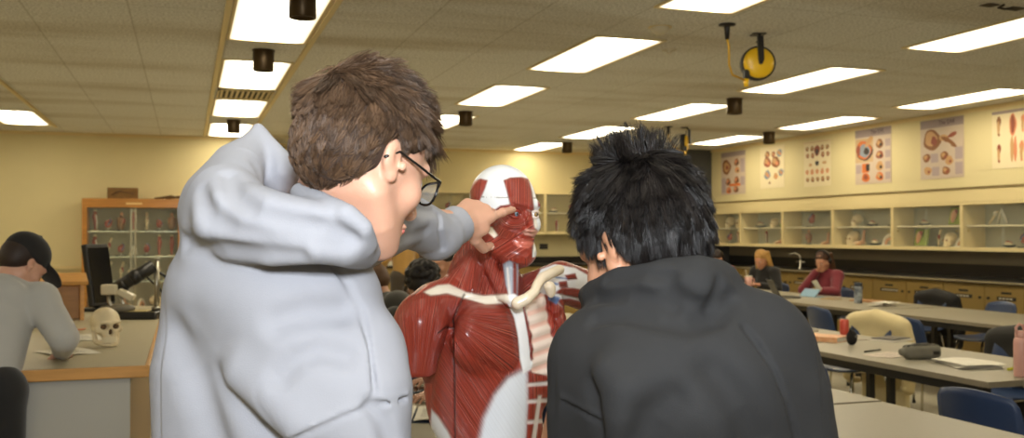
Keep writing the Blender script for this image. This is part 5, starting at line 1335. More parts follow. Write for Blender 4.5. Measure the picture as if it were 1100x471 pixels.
# chest
region('deltoid_muscle', [(441, 320), (455, 315), (478, 314), (500, 320), (492, 334), (486, 345), (478, 360), (470, 380), (466, 412), (428, 412), (428, 340)], red, 1, fib=ang(446, 452, 150), raise_=.004, mask=NK, edge=7)
region('pectoral_muscle', [(500, 320), (520, 326), (546, 328), (553, 345), (557, 365), (559, 385), (552, 398), (536, 400), (515, 388), (500, 374), (488, 358), (487, 344), (493, 332)], red, 1, fib=ang(478, 338, 62), raise_=.006, mask=NK, edge=9)
region('oblique_muscle', [(472, 372), (487, 358), (500, 374), (515, 388), (536, 400), (545, 404), (532, 422), (521, 446), (514, 480), (455, 480), (463, 430)], red * .97, 1, fib=diag(.95, -.62) * 1.0, raise_=.002, mask=NK)
region('abdominal_sheath', [(560, 398), (567, 400), (568, 430), (566, 480), (513, 480), (519, 450), (531, 424), (545, 406)], np.array(srgb((214, 218, 224))), .12, fib=diag(.95, -.62), mask=NK, soft=5)
region('hip_sheath', [(464, 440), (471, 447), (481, 462), (490, 480), (462, 480)], np.array(srgb((218, 218, 220))), 0, mask=NK, soft=2)
region('rib_cage', [(563, 322), (590, 312), (600, 330), (602, 372), (600, 405), (575, 408), (569, 395), (567, 360)], np.array(srgb((236, 216, 202))), 0, mask=NK)
ribm = poly_sd(PX, [(566, 318), (590, 308), (604, 330), (604, 400), (575, 404), (570, 395)]) > 0
ph = (PX[:, 1] + .35 * (PX[:, 0] - 580)) / 15.5 * 2 * PI; rr_ = np.cos(ph); mk = ribm & front & NK
COLR[mk] = COLR[mk] * (1 - smooth(.1, .9, -rr_[mk])[:, None] * .6) + pink * smooth(.1, .9, -rr_[mk])[:, None] * .6
DSP[mk] += .0022 * rr_[mk]
region('sternum', [(541, 318), (553, 316), (562, 322), (567, 345), (570, 375), (572, 396), (562, 402), (558, 385), (556, 362), (552, 342), (546, 328)], np.array(srgb((232, 232, 232))), 0, mask=NK, raise_=.002)
region('sternum_strip', [(561, 330), (563, 329), (571, 360), (573, 386), (570, 388), (567, 362)], dred, .6, fib=PX[:, 0], mask=NK)
region('rectus_muscle', [(568, 400), (588, 404), (592, 430), (588, 480), (565, 480), (568, 430)], red, 1, fib=PX[:, 0], mask=NK, raise_=.002)
for y_ in (412, 430, 452): region('rectus_tendon', [(566, y_), (592, y_ - 3), (592, y_ + 2), (566, y_ + 4)], np.array(srgb((216, 206, 204))), 0, mask=NK)
region('rectus_tendon', [(577, 425), (581, 425), (574, 480), (569, 480)], np.array(srgb((224, 214, 208))), 0, mask=NK)
region('pectoral_minor_muscle', [(585, 311), (592, 308), (599, 322), (604, 345), (604, 368), (598, 372), (591, 356), (587, 336)], np.array(srgb((172, 54, 38))), 1, fib=PX[:, 0] * 1.3, raise_=.007, mask=NK, edge=4)
# collar bone side and stump
region('collar_sheath', [(455, 314), (470, 307), (482, 306), (500, 314), (520, 318), (545, 316), (548, 326), (522, 328), (502, 322), (480, 316), (462, 319)], np.array(srgb((226, 216, 198))), .05, fib=diag(.2, 1), mask=NK, raise_=.003, soft=1.8)
stp = [(574, 292), (596, 284), (618, 288), (632, 296), (630, 338), (606, 332), (590, 318), (576, 314)]
region('shoulder_tendon', stp, np.array(srgb((232, 232, 236))), .08, fib=diag(.4, 1), mask=NK)
region('shoulder_muscle', [(566, 288), (582, 287), (577, 297), (574, 312), (562, 314), (560, 298)], dred * 1.15, 1, fib=diag(.6, .7), mask=NK)
for q in ([(607, 296), (618, 294), (620, 300), (609, 301)], [(600, 303), (609, 302), (610, 309), (601, 309)], [(596, 315), (604, 309), (618, 310), (631, 313), (631, 322), (610, 318)], [(598, 322), (612, 321), (631, 326), (631, 340), (606, 333)]):
    region('shoulder_muscle', q, red, 1, fib=diag(.1, 1.4), mask=NK, raise_=.002, edge=3)
for q in ([(584, 300), (600, 305), (599, 307), (583, 303)], [(596, 297), (609, 299), (609, 300.5), (596, 299)], [(588, 316), (602, 320), (598, 328), (591, 322)]):
    region('shoulder_vein', q, np.array(srgb((96, 124, 176))), 0, mask=NK)
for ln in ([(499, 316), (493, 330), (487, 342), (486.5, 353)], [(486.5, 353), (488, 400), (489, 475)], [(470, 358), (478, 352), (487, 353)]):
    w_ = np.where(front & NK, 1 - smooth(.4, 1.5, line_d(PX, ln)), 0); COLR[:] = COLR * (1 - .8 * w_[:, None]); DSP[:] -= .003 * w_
back = ~front & ~hm_; COLR[back] = red; MUS[back] = 1; FIB[back] = (LT[back, 0] * 500 + LT[back, 2] * 260); RID[back] = np.where(RID[back] == 0, 0, RID[back])
sp_ = back & (np.abs(LT[:, 0]) < .012); COLR[sp_] = crm; MUS[sp_] = 0
bh = hm_ & ~front & ~low_; COLR[bh] = wht; MUS[bh] = 0
V2 = V + NV * DSP[:, None]
fr = RID[FQ_]; fid = np.where((fr[:, 0] == fr[:, 1]) | (fr[:, 0] == fr[:, 2]), fr[:, 0], fr[:, 1])
def islands(sel):
    lab = np.arange(len(V))
    for _ in range(400):
        m = lab[sel].min(1); new = lab.copy()
        for c in range(4): np.minimum.at(new, sel[:, c], m)
        if (new == lab).all(): break
        lab = new
    return lab[sel[:, 0]]
for _ in range(2):
    for k in range(2, len(NAMES)):                       # stray flecks of a region belong to what surrounds them
        w_ = np.flatnonzero(fid == k)
        if len(w_) == 0: continue
        lb = islands(FQ_[w_]); u, ct = np.unique(lb, return_counts=True)
        for a, c_ in zip(u, ct):
            if a != u[np.argmax(ct)] and NAMES[k] not in ('rectus_tendon', 'shoulder_vein', 'shoulder_muscle', 'neck_vein'): fid[w_[lb == a]] = 2 if NAMES[k] in ('lips', 'nose_bridge', 'nose_tip', 'eye_ring_muscle', 'cheek_tendon', 'forehead_muscle') else (1 if NAMES[k] in ('ear', 'face_muscle', 'temple_muscle', 'brow_patch') else 0)
parts = {}
for k, nm in enumerate(NAMES):
    sel = FQ_[fid == k]
    if len(sel) < 6: continue
    ids, inv = np.unique(sel, return_inverse=True)
    col4 = np.concatenate([COLR[ids], np.ones((len(ids), 1))], 1)
    parts[nm] = np_mesh(nm, V2[ids] - fig_base, inv.reshape(-1, 4), anat, figt, attrs=dict(paint=('FLOAT_COLOR', col4), fib=('FLOAT', FIB[ids]), mus=('FLOAT', np.clip(MUS[ids], 0, 1))))
    # keep the shading continuous across the cuts between neighbouring muscles
    parts[nm].data.normals_split_custom_set_from_vertices(NVF[ids].tolist()) if False else None
for pn, lb in dict(skull='glossy white skull half of the head', abdominal_sheath='pale grey sheet over the belly', rib_cage='cream ribs with pink gaps', sternum='white breastbone', collar_sheath='cream tendon along the collar bone', windpipe='grey blue windpipe').items():
    if pn in parts: parts[pn]['label'] = lb
# bones, eyes, plinth
def fp(px, py, d): return tuple(Q(px, py, d) - fig_base)
FB = Field((-.02, 2.02, 1.28), (.22, 2.45, 1.46), .003)
FB.chain([Q(556, 326, 2.13), Q(566, 321, 2.13), (Q(574, 314, 2.15)), Q(577, 306, 2.17), Q(582, 299, 2.19), Q(592, 294, 2.21), Q(601, 290, 2.24)], [.014, .0125, .011, .011, .012, .012, .012], k=0)
FB.build('collar_bone', mat('anatomy bone', (232, 216, 190), .35, coat=.3), figt, fig_base, label='cream S-shaped collar bone')
FB = Field((-.02, 2.02, 1.28), (.22, 2.45, 1.46), .003); FB.ell(Q(590, 308, 2.165), (.012, .012, .012), k=0); FB.ell(Q(592, 313, 2.165), (.010, .010, .016), k=.01)
FB.build('coracoid_bone', mat('anatomy bone', 0), figt, fig_base)
for s, nm in ((1, 'eyeball'), (-1, 'eyeball')):
    e = HC_ + HS * (HM @ np.array([s * .031, .0785, -.001])); fdir = HM @ np.array([.05 * s, 1, 0.02])
    ey = MB().ball(tuple(e - fig_base), .0128 * HS * 1.02, 20).build(nm, mat('glossy eye white', (226, 222, 216), .1, coat=.5), figt)
    MB().ball(tuple(e + fdir * .0072 - fig_base), .0066, 16).build('iris', mat('grey blue iris' if s > 0 else 'ochre iris', (110, 124, 136) if s > 0 else (150, 120, 70), .1, coat=.5), ey)
    MB().ball(tuple(e + fdir * .0112 - fig_base), .0032, 12).build('pupil', mat('pupil black', (14, 12, 12), .1, coat=.5), ey)
    for z_, nm2 in ((.0088, 'upper_eyelid'), (-.0088, 'lower_eyelid')):
        pts = [HC_ + HS * (HM @ np.array([s * .031 + .0155 * math.sin(a), .0785 + .0125 * math.cos(a) - (.001 if z_ > 0 else .002), -.001 + z_ * math.cos(a) * .95])) - fig_base for a in np.linspace(-1.35, 1.35, 9)]
        MB().tube([tuple(q) for q in pts], [.0012, .002, .0024, .0026, .0026, .0026, .0024, .002, .0012]).build(nm2, mat('eyelid red', (150, 60, 48), .35) if s > 0 else mat('eyelid pale', (226, 210, 196), .35), figt)
MB().lathe([(.15, 0), (.15, .012), (.14, .016), (.001, .016)], (.0, -.02, 0), 48).build('plinth', blk, figt)
# ================================================================ the two students in front
def taper(a, b, n): return [a + (b - a) * i / (n - 1) for i in range(n)]
def noise_disp(F, amp, sc, seed=1):
    r = np.random.default_rng(seed); W = [(r.normal(size=3) * sc, r.uniform(0, 6.28)) for _ in range(7)]
    F.disp(lambda X, Y, Z: amp * sum(np.sin(k[0] * X + k[1] * Y + k[2] * Z + p) for k, p in W) / 7)
def hair_mat(name, dark, light, rough=.38):
    m = bpy.data.materials.new(name); m.use_nodes = True; nt = m.node_tree; b = nt.nodes['Principled BSDF']; N = nt.nodes.new; L = nt.links.new
    a = N('ShaderNodeAttribute'); a.attribute_name = 'tint'
    mx = N('ShaderNodeMix'); mx.data_type = 'RGBA'; mx.inputs['A'].default_value = (*srgb(dark), 1); mx.inputs['B'].default_value = (*srgb(light), 1)
    L(a.outputs['Fac'], mx.inputs['Factor']); L(mx.outputs['Result'], b.inputs['Base Color']); b.inputs['Roughness'].default_value = rough; b.inputs['Specular IOR Level'].default_value = .35
    return m
def grow(parent, base, cap, hm, hc, sc, keep, length, comb, count, width, m, seed, shell_c=(0, -.014, .040), shell_r=(.0805, .1035, .0925), lift=.45, gravity=.3, guides=420, amt=.55, curl=.25, name='hair', seg=6):
    """head of hair: strands rooted all over the scalp, combed by a direction field"""
    r = np.random.default_rng(seed); P, Nn = cap
    ok = keep(P) & (np.sum(Nn * ((P - shell_c) / np.array(shell_r) ** 2), 1) > 0); idx = np.flatnonzero(ok); idx = idx[r.integers(0, len(idx), count)]
    P = P[idx] + r.normal(size=(count, 3)) * .0015; Nn = Nn[idx]
    G = comb(P); G = G - Nn * np.sum(G * Nn, 1, keepdims=True); G /= np.linalg.norm(G, axis=1, keepdims=True) + 1e-9
    lf = lift(P)[:, None] if callable(lift) else lift
    d = Nn * lf + G * (1 - lf) + r.normal(size=P.shape) * .06
    Ln = length(P) * r.uniform(.75, 1.15, len(P))
    gi = r.integers(0, len(P), guides); gp = P[gi]; near = np.empty(len(P), int)
    for i in range(0, len(P), 2000): near[i:i + 2000] = gi[np.argmin(((P[i:i + 2000, None] - gp[None]) ** 2).sum(2), 1)]
    Pw = np.array(hc) + sc * (P @ hm.T); dw = d @ hm.T
    c0, rr = np.array(shell_c), np.array(shell_r)
    def push(X):
        q = ((X - hc) @ hm / sc - c0) / (rr * 1.01); k = np.linalg.norm(q, axis=1, keepdims=True); k2 = np.where(k < 1, 1 / np.maximum(k, 1e-6), 1)
        return hc + sc * ((q * k2 * rr * 1.01 + c0) @ hm.T)
    V, Fq, pts = strands(Pw, dw, Ln * sc, width, m, name, parent, base, gravity=gravity, clump=(near, amt), seg=seg, curl=curl, seed=seed + 1, push=push)
    t = r.uniform(0, 1, len(P)) * .55 + .45 * r.uniform(0, 1, len(P))[near]; tint = np.tile(t[None, None, :], (seg + 1, 3, 1)).reshape(-1)
    return np_mesh(name, V, Fq, m, parent, smooth=True, attrs=dict(tint=('FLOAT', tint)))

# ---------------------------------------------------------------- student in the pale grey hoodie
B1 = np.array([-.33, 1.47, 0.0]); w1 = c2w(*B1)
st1 = thing('person', 'tall person in a pale grey hoodie and glasses, pointing at the anatomy figure\'s eye', 'person', w1, -YAW)
H1M = rotm(0, 0, -.72) @ rotm(-.40, 0, 0) @ rotm(0, .0, 0); H1C = Q(390, 173, 1.37); H1S = .98
TIP = Q(549, 226, 2.12); yd = np.array([.50, .80, .33]); yd /= np.linalg.norm(yd)
xd = np.array([.62, -.40, -.68]); xd -= yd * (xd @ yd); xd /= np.linalg.norm(xd); zd = np.cross(xd, yd); HR1 = np.stack([xd, yd, zd], 1); HSC = 1.0
WR = TIP - HSC * (HR1 @ np.array([.0275, .182, -.018]))
h1 = .0026
F1 = Field((-.62, 1.20, .85), (.07, 2.20, 1.84), h1)
T1 = TF(F1, H1M, H1C, H1S); head_shape(T1)
F1.chain([T1.p((0, -.02, -.02)), Q(360, 205, 1.39), Q(352, 240, 1.42), Q(328, 300, 1.47)], [.056, .054, .054, .06], k=.03)
F1.ell(Q(318, 330, 1.48), (.08, .07, .06), k=.04)
F1.chain([Q(320, 300, 1.48), Q(310, 470, 1.48), (-.33, 1.47, .95)], [.10, .11, .11], k=.05)
F1.chain([Q(245, 315, 1.52), Q(320, 305, 1.48), Q(364, 350, 1.45)], [.04, .04, .036], k=.03)
F1.chain([Q(250, 300, 1.54), Q(330, 277, 1.60), Q(398, 250, 1.68), Q(436, 238, 1.795), WR], [.042, .038, .034, .030, .024], k=.02)
F1.chain([Q(364, 352, 1.45), Q(388, 490, 1.40), (-.18, 1.55, 1.02)], [.045, .038, .028], k=.02)
TH1 = TF(F1, HR1, WR, HSC)
hand_shape(TH1, [(.06, .10, .06), (.55, .95, .7), (.75, 1.1, .8), (.9, 1.1, .8)], spread=.05, thumb=((.036, .032, -.032), (.050, .070, -.064), (.050, .104, -.072)), k=.005)
body1 = F1.build('body', skin_fair, st1, B1)
# nails
nailm = mat('finger nail', (224, 178, 158), .25)
def nail(parent, T, c, r, R): 
    p = T.p(c) - B1; MB().ball(tuple(p), r, 12, R=Matrix(R.tolist())).build('finger_nail', nailm, parent)
nail(body1, TH1, (.0275, .176, -.0085), (.0055, .0065, .0022), TH1.M); nail(body1, TH1, (.0585, .100, -.0700), (.0022, .0070, .0055), TH1.M)
# hoodie
grey = cloth('pale grey fleece', (154, 155, 162), bump=.12, bscale=620, sheen=.0, var=.03)
G1 = Field((-.64, 1.12, .82), (.02, 2.10, 1.72), .0038)
G1.chain([Q(305, 330, 1.47), Q(303, 410, 1.47), (-.335, 1.49, .86)], [.125, .150, .150], k=0, sq=(np.array([.25, .97, 0]), 1.22))
G1.chain([Q(229, 330, 1.50), Q(225, 400, 1.49), (-.46, 1.50, .90)], [.074, .086, .080], k=.07)
G1.ell(Q(285, 300, 1.45), (.135, .100, .085), k=.06); G1.ell(Q(352, 312, 1.42), (.070, .075, .060), k=.04)
G1.chain([Q(366, 338, 1.42), Q(386, 384, 1.395)], [.050, .058], k=.05)                                   # near shoulder
G1.chain([Q(388, 374, 1.395), Q(392, 420, 1.37), Q(390, 500, 1.36), (-.20, 1.50, 1.04)], [.062, .068, .066, .052], k=.022)
G1.chain([Q(300, 330, 1.40), Q(330, 395, 1.37), Q(348, 440, 1.36)], [.07, .07, .06], k=.06)              # shoulder blade mass
G1.chain([Q(250, 300, 1.54), Q(330, 275, 1.60), Q(398, 248, 1.68), Q(436, 236, 1.795), WR - yd * .075], [.080, .070, .058, .0515, .0455], k=.03)
G1.chain([WR - yd * .085, WR - yd * .070], [.0475, .046], k=.012)
G1.chain([WR - yd * .068, WR - yd * .004], [.0425, .0400], k=.004)                               # cuff
G1.box(tuple(WR + yd * .046), (.07, .05, .07), R=HR1, rd=.003, k=.005, op='sub'); G1.chain([WR - yd * .03, WR + yd * .02], .034, k=.004, op='sub')
# hood lying on the back
G1.chain([Q(276, 160, 1.53), Q(258, 182, 1.47), Q(243, 214, 1.40), Q(253, 236, 1.34), Q(292, 246, 1.295), Q(338, 250, 1.285), Q(370, 262, 1.30), Q(388, 268, 1.36), Q(392, 262, 1.45)],
         [.020, .036, .055, .058, .050, .042, .032, .030, .026], k=.014)
G1.chain([Q(222, 232, 1.44), Q(226, 250, 1.40)], [.040, .038], k=.04)
G1.chain([Q(278, 146, 1.54), Q(250, 178, 1.49), Q(234, 212, 1.44)], [.010, .032, .046], k=.02)
G1.chain([Q(280, 143, 1.535), Q(294, 160, 1.52), Q(310, 180, 1.50)], [.008, .012, .016], k=.012)
G1.chain([Q(310, 180, 1.50), Q(320, 203, 1.40), Q(345, 222, 1.31), Q(371, 233, 1.275), Q(387, 247, 1.28), Q(393, 262, 1.31), Q(390, 272, 1.37)], [.014, .018, .018, .017, .016, .016, .018], k=.010)
G1.chain([Q(277, 137, 1.535), Q(262, 164, 1.50)], [.004, .016], k=.008)
G1.chain([Q(277, 137, 1.535), Q(288, 160, 1.53)], [.004, .010], k=.008)
# open throat of the hood and the neck hole
G1.chain([Q(284, 176, 1.53), Q(300, 190, 1.52)], [.026, .03], k=.02)
G1.chain([Q(288, 172, 1.43), Q(300, 190, 1.42)], [.018, .022], k=.012, op='sub')
G1.chain([Q(340, 170, 1.44), Q(345, 215, 1.44), Q(352, 245, 1.445)], [.074, .070, .060], k=.014, op='sub')
G1.chain([Q(385, 200, 1.42), Q(396, 228, 1.44), Q(380, 246, 1.46)], [.05, .04, .024], k=.012, op='sub')
# folds
fo = G1.fold
fo([(214, 204), (224, 232), (250, 248), (292, 256), (332, 257), (365, 264)], [.003, .011, .013, .013, .011, .006], k=.022)
fo([(246, 186), (252, 210), (274, 228), (312, 238), (352, 245), (378, 256)], [.006, .011, .012, .012, .010, .006], k=.02)
fo([(198, 262), (232, 271), (285, 276), (320, 277)], [.010, .014, .014, .008], k=.02)
fo([(232, 404), (252, 424), (276, 446), (304, 476)], [.006, .015, .017, .016], k=.035)
fo([(262, 402), (292, 428), (318, 455)], [.014, .02, .018], k=.045, op='add')
fo([(302, 404), (318, 386), (344, 376), (372, 382)], [.006, .008, .008, .004], k=.03)
fo([(300, 345), (330, 336), (366, 334)], [.006, .008, .006], k=.035)
fo([(186, 360), (205, 395), (222, 440), (232, 476)], [.006, .010, .012, .012], k=.045)
fo([(360, 287), (373, 303), (388, 332), (397, 372), (403, 424)], .0045, off=-.0005, k=.006)          # armhole seam
fo([(312, 470), (338, 458), (368, 444), (402, 431), (436, 424)], [.0045] * 5, off=.0008, k=.006, op='add')
fo([(312, 474), (338, 462), (368, 448), (402, 435), (436, 428)], [.0035] * 5, off=-.0006, k=.005)
fo([(398, 436), (412, 452), (420, 476)], [.005, .008, .008], k=.02)
fo([(474, 219), (473, 232), (473, 248), (476, 268)], .0042, off=-.0002, k=.006, v0=1.7)               # cuff seam
fo([(404, 246), (424, 240), (446, 243)], [.005, .009, .004], k=.022, v0=1.6)
fo([(412, 256), (436, 256), (458, 250)], [.004, .007, .004], k=.018, v0=1.6)
fo([(430, 216), (450, 224), (468, 226)], [.005, .007, .004], k=.02, v0=1.6)
noise_disp(G1, .0040, 17, 4); noise_disp(G1, .0010, 70, 5)
hood1 = G1.build('hoodie', grey, st1, B1)
# trousers and shoes (below the picture)
def legs_of(st, base, hip, feet, col, fh=.012):
    K = Field(np.min([hip] + feet, 0) - .26, np.max([hip] + feet, 0) + np.array([.26, .3, .12]), fh)
    K.chain([hip + (-.08, 0, 0), hip + (.08, 0, 0)], .125, k=0)
    for s, f in zip((-1, 1), feet): K.chain([hip + (s * .09, 0, -.03), (hip + f) / 2 + np.array([s * .02, .03, .02]), f + (0, 0, .07)], [.10, .072, .058], k=.03)
    K.build('trousers', cloth('cloth ' + str(col), col), st, base)
    for f in feet:
        Sx = Field(f + (-.08, -.13, -.02), f + (.08, .24, .16), .008); Sx.chain([f + (0, -.04, .045), f + (0, .15, .036)], [.045, .040], k=.02); Sx.ell(f + (0, 0, .08), .05, k=.02)
        Sx.put(lambda X, Y, Z: np.broadcast_to(Z - .004, np.broadcast_shapes(X.shape, Y.shape, Z.shape)), (-9, -9, -9), (9, 9, 9), .004, 'sub'); Sx.build('shoe', mat('dark shoe', 0), st, base)
legs_of(st1, B1, np.array([-.335, 1.49, .90]), [np.array([-.45, 1.46, 0]), np.array([-.24, 1.50, 0])], (50, 54, 66))
# glasses
GP = lambda x, y, z: tuple(T1.p((x, y, z)) - B1)
fr_ = mat('black acetate', (18, 17, 18), .25)
gl = MB()
for s in (-1, 1):
    gl.tube([GP(s * 0.035 + .0235 * np.sign(math.cos(a)) * abs(math.cos(a)) ** .75, .112 - .010 * abs(math.cos(a)) * (1 if s * math.cos(a) > 0 else 0), -.003 + .0180 * np.sign(math.sin(a)) * abs(math.sin(a)) ** .8) for a in np.linspace(0, 2 * PI, 28, endpoint=False)], .0019, 8, closed=True)
    gl.tube([GP(s * .060, .102, .004), GP(s * .072, .092, .006), GP(s * .079, .04, .006), GP(s * .080, -.004, .008), GP(s * .083, -.028, -.012)], [.0022, .0022, .0019, .0019, .0022], 8)
gl.tube([GP(-.010, .112, .0), GP(0, .115, .003), GP(.010, .112, .0)], .0018, 8)
go = gl.build('glasses', fr_, st1)
for s in (-1, 1):
    lensv = MB(); lensv.prism([(.0222 * math.cos(a), .0168 * math.sin(a)) for a in np.linspace(0, 2 * PI, 24, endpoint=False)], -.0006, .0006, 'y')
    lo_ = lensv.build('lens', glass('spectacle lens', (240, 244, 246), .10), go); lo_.matrix_local = Matrix.Translation(Vector(GP(s * .036, .109, -.003))) @ Matrix((H1M @ rotm(0, 0, -s * .16)).tolist()).to_4x4()
for s in (-1, 1):
    ey = MB().ball(GP(s * .031, .0795, -.001), .0118, 16).build('eye', mat('eye white', 0), st1); MB().ball(GP(s * .031, .0885, -.002), .005, 10).build('iris', mat('dark iris', 0), ey)
    MB().tube([GP(s * (.016 + .008 * i), .0945 - .0030 * i * i * .5, .020 + .003 * math.sin(i)) for i in range(4)], .003, flat=1.5).build('eyebrow', mat('brown brow', (74, 50, 36), .6), st1)
MB().ball(GP(0, .0985, -.0695), (.019, .007, .008), 14, R=Matrix(H1M.tolist())).build('lips', lip, st1)
# hair
brown = hair_mat('brown hair', (44, 32, 24), (120, 92, 68))
under1 = mat('brown undercoat', (56, 40, 29), .85); under2 = mat('black undercoat', (14, 12, 12), .85)
def cap_of(st, base, T, m, r0=(.079, .101, .091), nape=-.07, name='hair_undercoat', front=.085, side=.03):
    o = T.o; K = Field(o - .17, o + .17, .004); U = TF(K, T.M, T.o, T.s)
    U.ell((0, -.014, .040), r0, k=0); U.ell((0, -.05, -.005), (.070, .058, .062), k=.03)
    U.ell((0, .105, -.045), (.082, .085, .105), k=.015, op='sub')
    for s in (-1, 1): U.ell((s * .084, .010, -.022), (.024, .030, .042), k=.012, op='sub')
    P, q = K.mesh(); np_mesh(name, P - base, q, m, st)
    return (P - T.o) @ T.M / T.s, vnormals(P, q.astype(int)) @ T.M
cap1 = cap_of(st1, B1, T1, under1)
def keep1(P):
    x, y, z = P.T; ax = np.abs(x)
    line = np.where(y > .05, .085, np.where(y > .0, .012 + (y / .05) * .05, np.where(y > -.03, .020, -.080)))
    line = np.where((y < .012) & (y > -.034), np.maximum(line, .022), line)
    return z > line
def len1(P): return np.interp(P[:, 2], [-.07, -.02, .03, .06, .085, .13], [.010, .013, .020, .036, .052, .060]) + .03 * smooth(.03, .08, P[:, 1]) * smooth(.05, .09, P[:, 2])
def comb1(P):
    x, y, z = P.T; up = smooth(.04, .10, z)
    side = np.stack([np.zeros_like(x), np.full_like(x, -.12), -np.ones_like(x)], 1); wx, wy = x - .01, y + .055
    top = np.stack([.9 * wx / .08 + .25, .8 * wy / .08 + .55, .15 - .4 * (z < .09)], 1)
    return side * (1 - up[:, None]) + top * up[:, None]
grow(st1, B1, cap1, H1M, H1C, H1S, keep1, len1, comb1, 17000, .00062, brown, 11, lift=lambda P: np.interp(P[:, 2], [-.05, .03, .09, .13], [.08, .12, .22, .30]), gravity=.22, guides=420, amt=.60, curl=.16)

# ---------------------------------------------------------------- student in the charcoal hoodie
B2 = np.array([.20, 1.34, 0.0]); w2 = c2w(*B2)
st2 = thing('person', 'person in a charcoal hoodie with black tousled hair, seen from behind beside the anatomy figure', 'person', w2, -YAW)
H2M = rotm(0, 0, .62) @ rotm(-.42, 0, 0) @ rotm(0, -.05, 0); H2C = Q(690, 264, 1.44); H2S = 1.0
F2 = Field((-.10, 1.05, .80), (.52, 1.86, 1.76), .0034)
T2 = TF(F2, H2M, H2C, H2S); head_shape(T2)
F2.chain([H2C + H2M @ np.array([0, -.02, -.06]), Q(700, 330, 1.42), Q(720, 400, 1.40)], [.062, .066, .10], k=.03)
F2.chain([Q(720, 380, 1.40), (.22, 1.36, .95)], [.11, .12], k=.05); F2.chain([Q(630, 390, 1.44), Q(820, 390, 1.40)], .05, k=.04)
F2.chain([Q(630, 395, 1.44), (.06, 1.50, 1.08), (.10, 1.72, .98)], [.045, .036, .026], k=.02); F2.chain([Q(820, 395, 1.40), (.42, 1.42, 1.06), (.34, 1.68, .98)], [.045, .036, .026], k=.02)
for s, wv, el in ((1, np.array([.10, 1.72, .98]), np.array([.06, 1.50, 1.08])), (-1, np.array([.34, 1.68, .98]), np.array([.42, 1.42, 1.06]))):
    d = wv - el; d /= np.linalg.norm(d); x = np.cross(d, [0, 0, 1.]); x /= np.linalg.norm(x); hand_shape(TF(F2, np.stack([s * x, d, np.cross(x, d)], 1), wv), [(.4, .6, .4)] * 4)
F2.build('body', skin_warm, st2, B2)
char = cloth('charcoal fleece', (33, 33, 34), bump=.12, bscale=620, sheen=.0, var=.06)
G2 = Field((-.10, 1.02, .80), (.56, 1.72, 1.56), .0038)
G2.chain([Q(722, 395, 1.36), Q(738, 450, 1.35), (.24, 1.37, .85)], [.115, .150, .150], k=0, sq=(np.array([0, 1.0, 0]), 1.25))
G2.chain([Q(648, 385, 1.38), Q(725, 350, 1.36), Q(805, 372, 1.345)], [.070, .088, .075], k=.06)
G2.chain([Q(640, 395, 1.385), Q(637, 440, 1.38), Q(636, 510, 1.40), (.08, 1.50, 1.09)], [.062, .066, .064, .06], k=.035)
G2.chain([Q(816, 385, 1.34), Q(838, 430, 1.33), Q(850, 500, 1.33), (.42, 1.42, 1.05)], [.066, .070, .068, .06], k=.05)
G2.chain([Q(700, 420, 1.29), Q(760, 430, 1.28)], [.08, .08], k=.07)
for a, b in (((.08, 1.50, 1.09), (.10, 1.69, .99)), ((.42, 1.42, 1.05), (.345, 1.65, .99))): G2.chain([a, b], [.056, .042], k=.02)
# hood
G2.chain([Q(636, 318, 1.47), Q(646, 318, 1.42), Q(672, 312, 1.36), Q(705, 310, 1.325), Q(745, 311, 1.315), Q(765, 308, 1.34), Q(776, 310, 1.42), Q(768, 305, 1.50)], [.020, .028, .036, .038, .042, .036, .028, .022], k=.012)
G2.chain([Q(716, 297, 1.33), Q(750, 296, 1.32), Q(774, 303, 1.35)], [.024, .027, .024], k=.012)
G2.ell(Q(746, 316, 1.305), (.052, .030, .034), k=.014)
G2.chain([Q(634, 334, 1.45), Q(655, 334, 1.375), Q(692, 333, 1.325), Q(735, 340, 1.300), Q(764, 333, 1.305), Q(783, 312, 1.34)], [.012, .018, .021, .024, .022, .018], k=.010)
G2.chain([Q(690, 250, 1.45), Q(694, 300, 1.44)], [.090, .078], k=.014, op='sub')
f2 = G2.fold
f2([(652, 300), (690, 291), (715, 297), (716, 310), (730, 322), (755, 330)], [.006, .009, .012, .012, .012, .006], k=.014)
f2([(640, 342), (672, 334), (705, 338), (740, 345), (764, 340), (784, 322)], [.010, .016, .018, .018, .018, .012], k=.018)
f2([(640, 322), (672, 316), (708, 322), (722, 330)], [.006, .010, .011, .006], k=.016)
f2([(774, 302), (770, 318), (760, 334)], [.005, .006, .004], k=.012)
f2([(639, 410), (642, 430), (648, 452), (654, 476)], [.005, .010, .014, .014], k=.03)
f2([(655, 400), (668, 420), (672, 450), (672, 476)], [.010, .016, .018, .018], k=.045, op='add')
f2([(690, 476), (700, 450), (724, 428)], [.012, .012, .005], k=.035)
f2([(586, 422), (604, 428), (624, 437), (645, 449)], [.0035] * 4, off=.0006, k=.005, op='add'); f2([(586, 426), (604, 432), (624, 441), (645, 453)], [.003] * 4, off=-.0005, k=.005)
f2([(800, 352), (826, 390), (846, 430), (856, 474)], .0045, off=-.0005, k=.006)
f2([(770, 400), (800, 440), (812, 476)], [.006, .010, .010], k=.05)
noise_disp(G2, .0045, 16, 8); noise_disp(G2, .0010, 70, 9)
G2.build('hoodie', char, st2, B2)
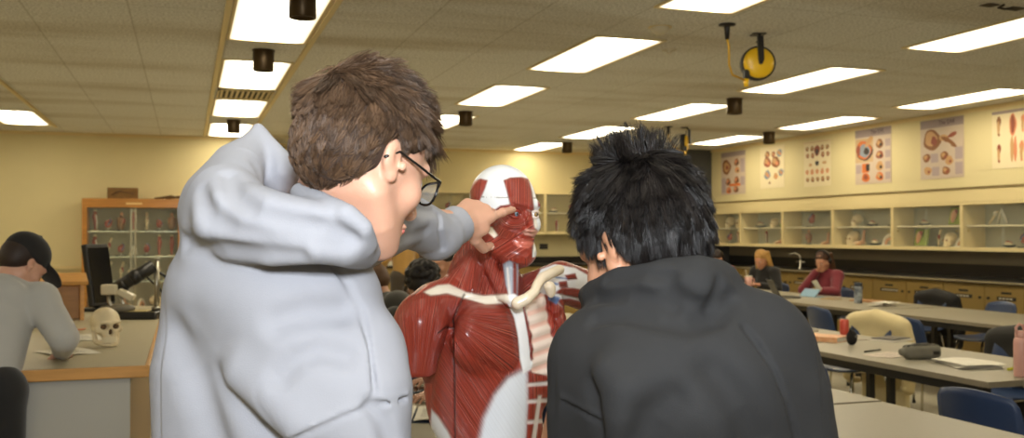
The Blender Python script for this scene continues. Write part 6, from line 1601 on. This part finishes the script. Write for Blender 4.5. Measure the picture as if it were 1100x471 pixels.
legs_of(st2, B2, np.array([.24, 1.37, .90]), [np.array([.13, 1.33, 0]), np.array([.35, 1.36, 0])], (28, 28, 32))
for s in (-1, 1):
    P2 = lambda x, y, z: tuple(T2.p((x, y, z)) - B2)
    ey = MB().ball(P2(s * .031, .0795, -.001), .0125, 12).build('eye', mat('eye white', 0), st2); MB().ball(P2(s * .031, .089, -.001), .0055, 10).build('iris', mat('dark iris', 0), ey)
    MB().tube([P2(s * (.016 + .008 * i), .0945 - .003 * i * i * .5, .020) for i in range(4)], .0032).build('eyebrow', mat('black brow', (20, 16, 15), .6), st2)
MB().ball(P2(0, .0985, -.0695), (.020, .008, .009), 14, R=Matrix(H2M.tolist())).build('lips', lip, st2)
black = hair_mat('black hair', (9, 8, 8), (42, 36, 33), .34)
cap2 = cap_of(st2, B2, T2, under2)
def keep2(P):
    x, y, z = P.T
    line = np.where(y > .05, .08, np.where(y > .0, .0 + (y / .05) * .05, np.where(y > -.034, .016, -.062)))
    return z > line
def len2(P): return np.interp(P[:, 2], [-.07, -.03, .02, .07, .13], [.026, .034, .042, .048, .050])
def comb2(P):
    x, y, z = P.T; up = smooth(.05, .115, z)
    wx, wy = x - .0, y + .045
    side = np.stack([.35 * x / .08, np.full_like(x, .15), -np.ones_like(x)], 1)
    top = np.stack([wx / .06, wy / .06 + .1, .2 + 0 * x], 1)
    return side * (1 - up[:, None]) + top * up[:, None]
grow(st2, B2, cap2, H2M, H2C, H2S, keep2, len2, comb2, 15000, .00075, black, 21, lift=lambda P: np.interp(P[:, 2], [-.06, .03, .09, .13], [.10, .12, .18, .28]), gravity=.26, guides=380, amt=.62, curl=.18)
# upright tuft at the crown
grow(st2, B2, cap2, H2M, H2C, H2S, lambda P: (P[:, 2] > .09) & (P[:, 1] < .0) & (P[:, 1] > -.075) & (np.abs(P[:, 0]) < .04), lambda P: np.full(len(P), .050), lambda P: np.stack([P[:, 0] * 14, .0 * P[:, 1], np.ones(len(P))], 1), 900, .0008, black, 31, lift=.85, gravity=-.1, guides=40, amt=.7, curl=.4, name='hair_tuft')
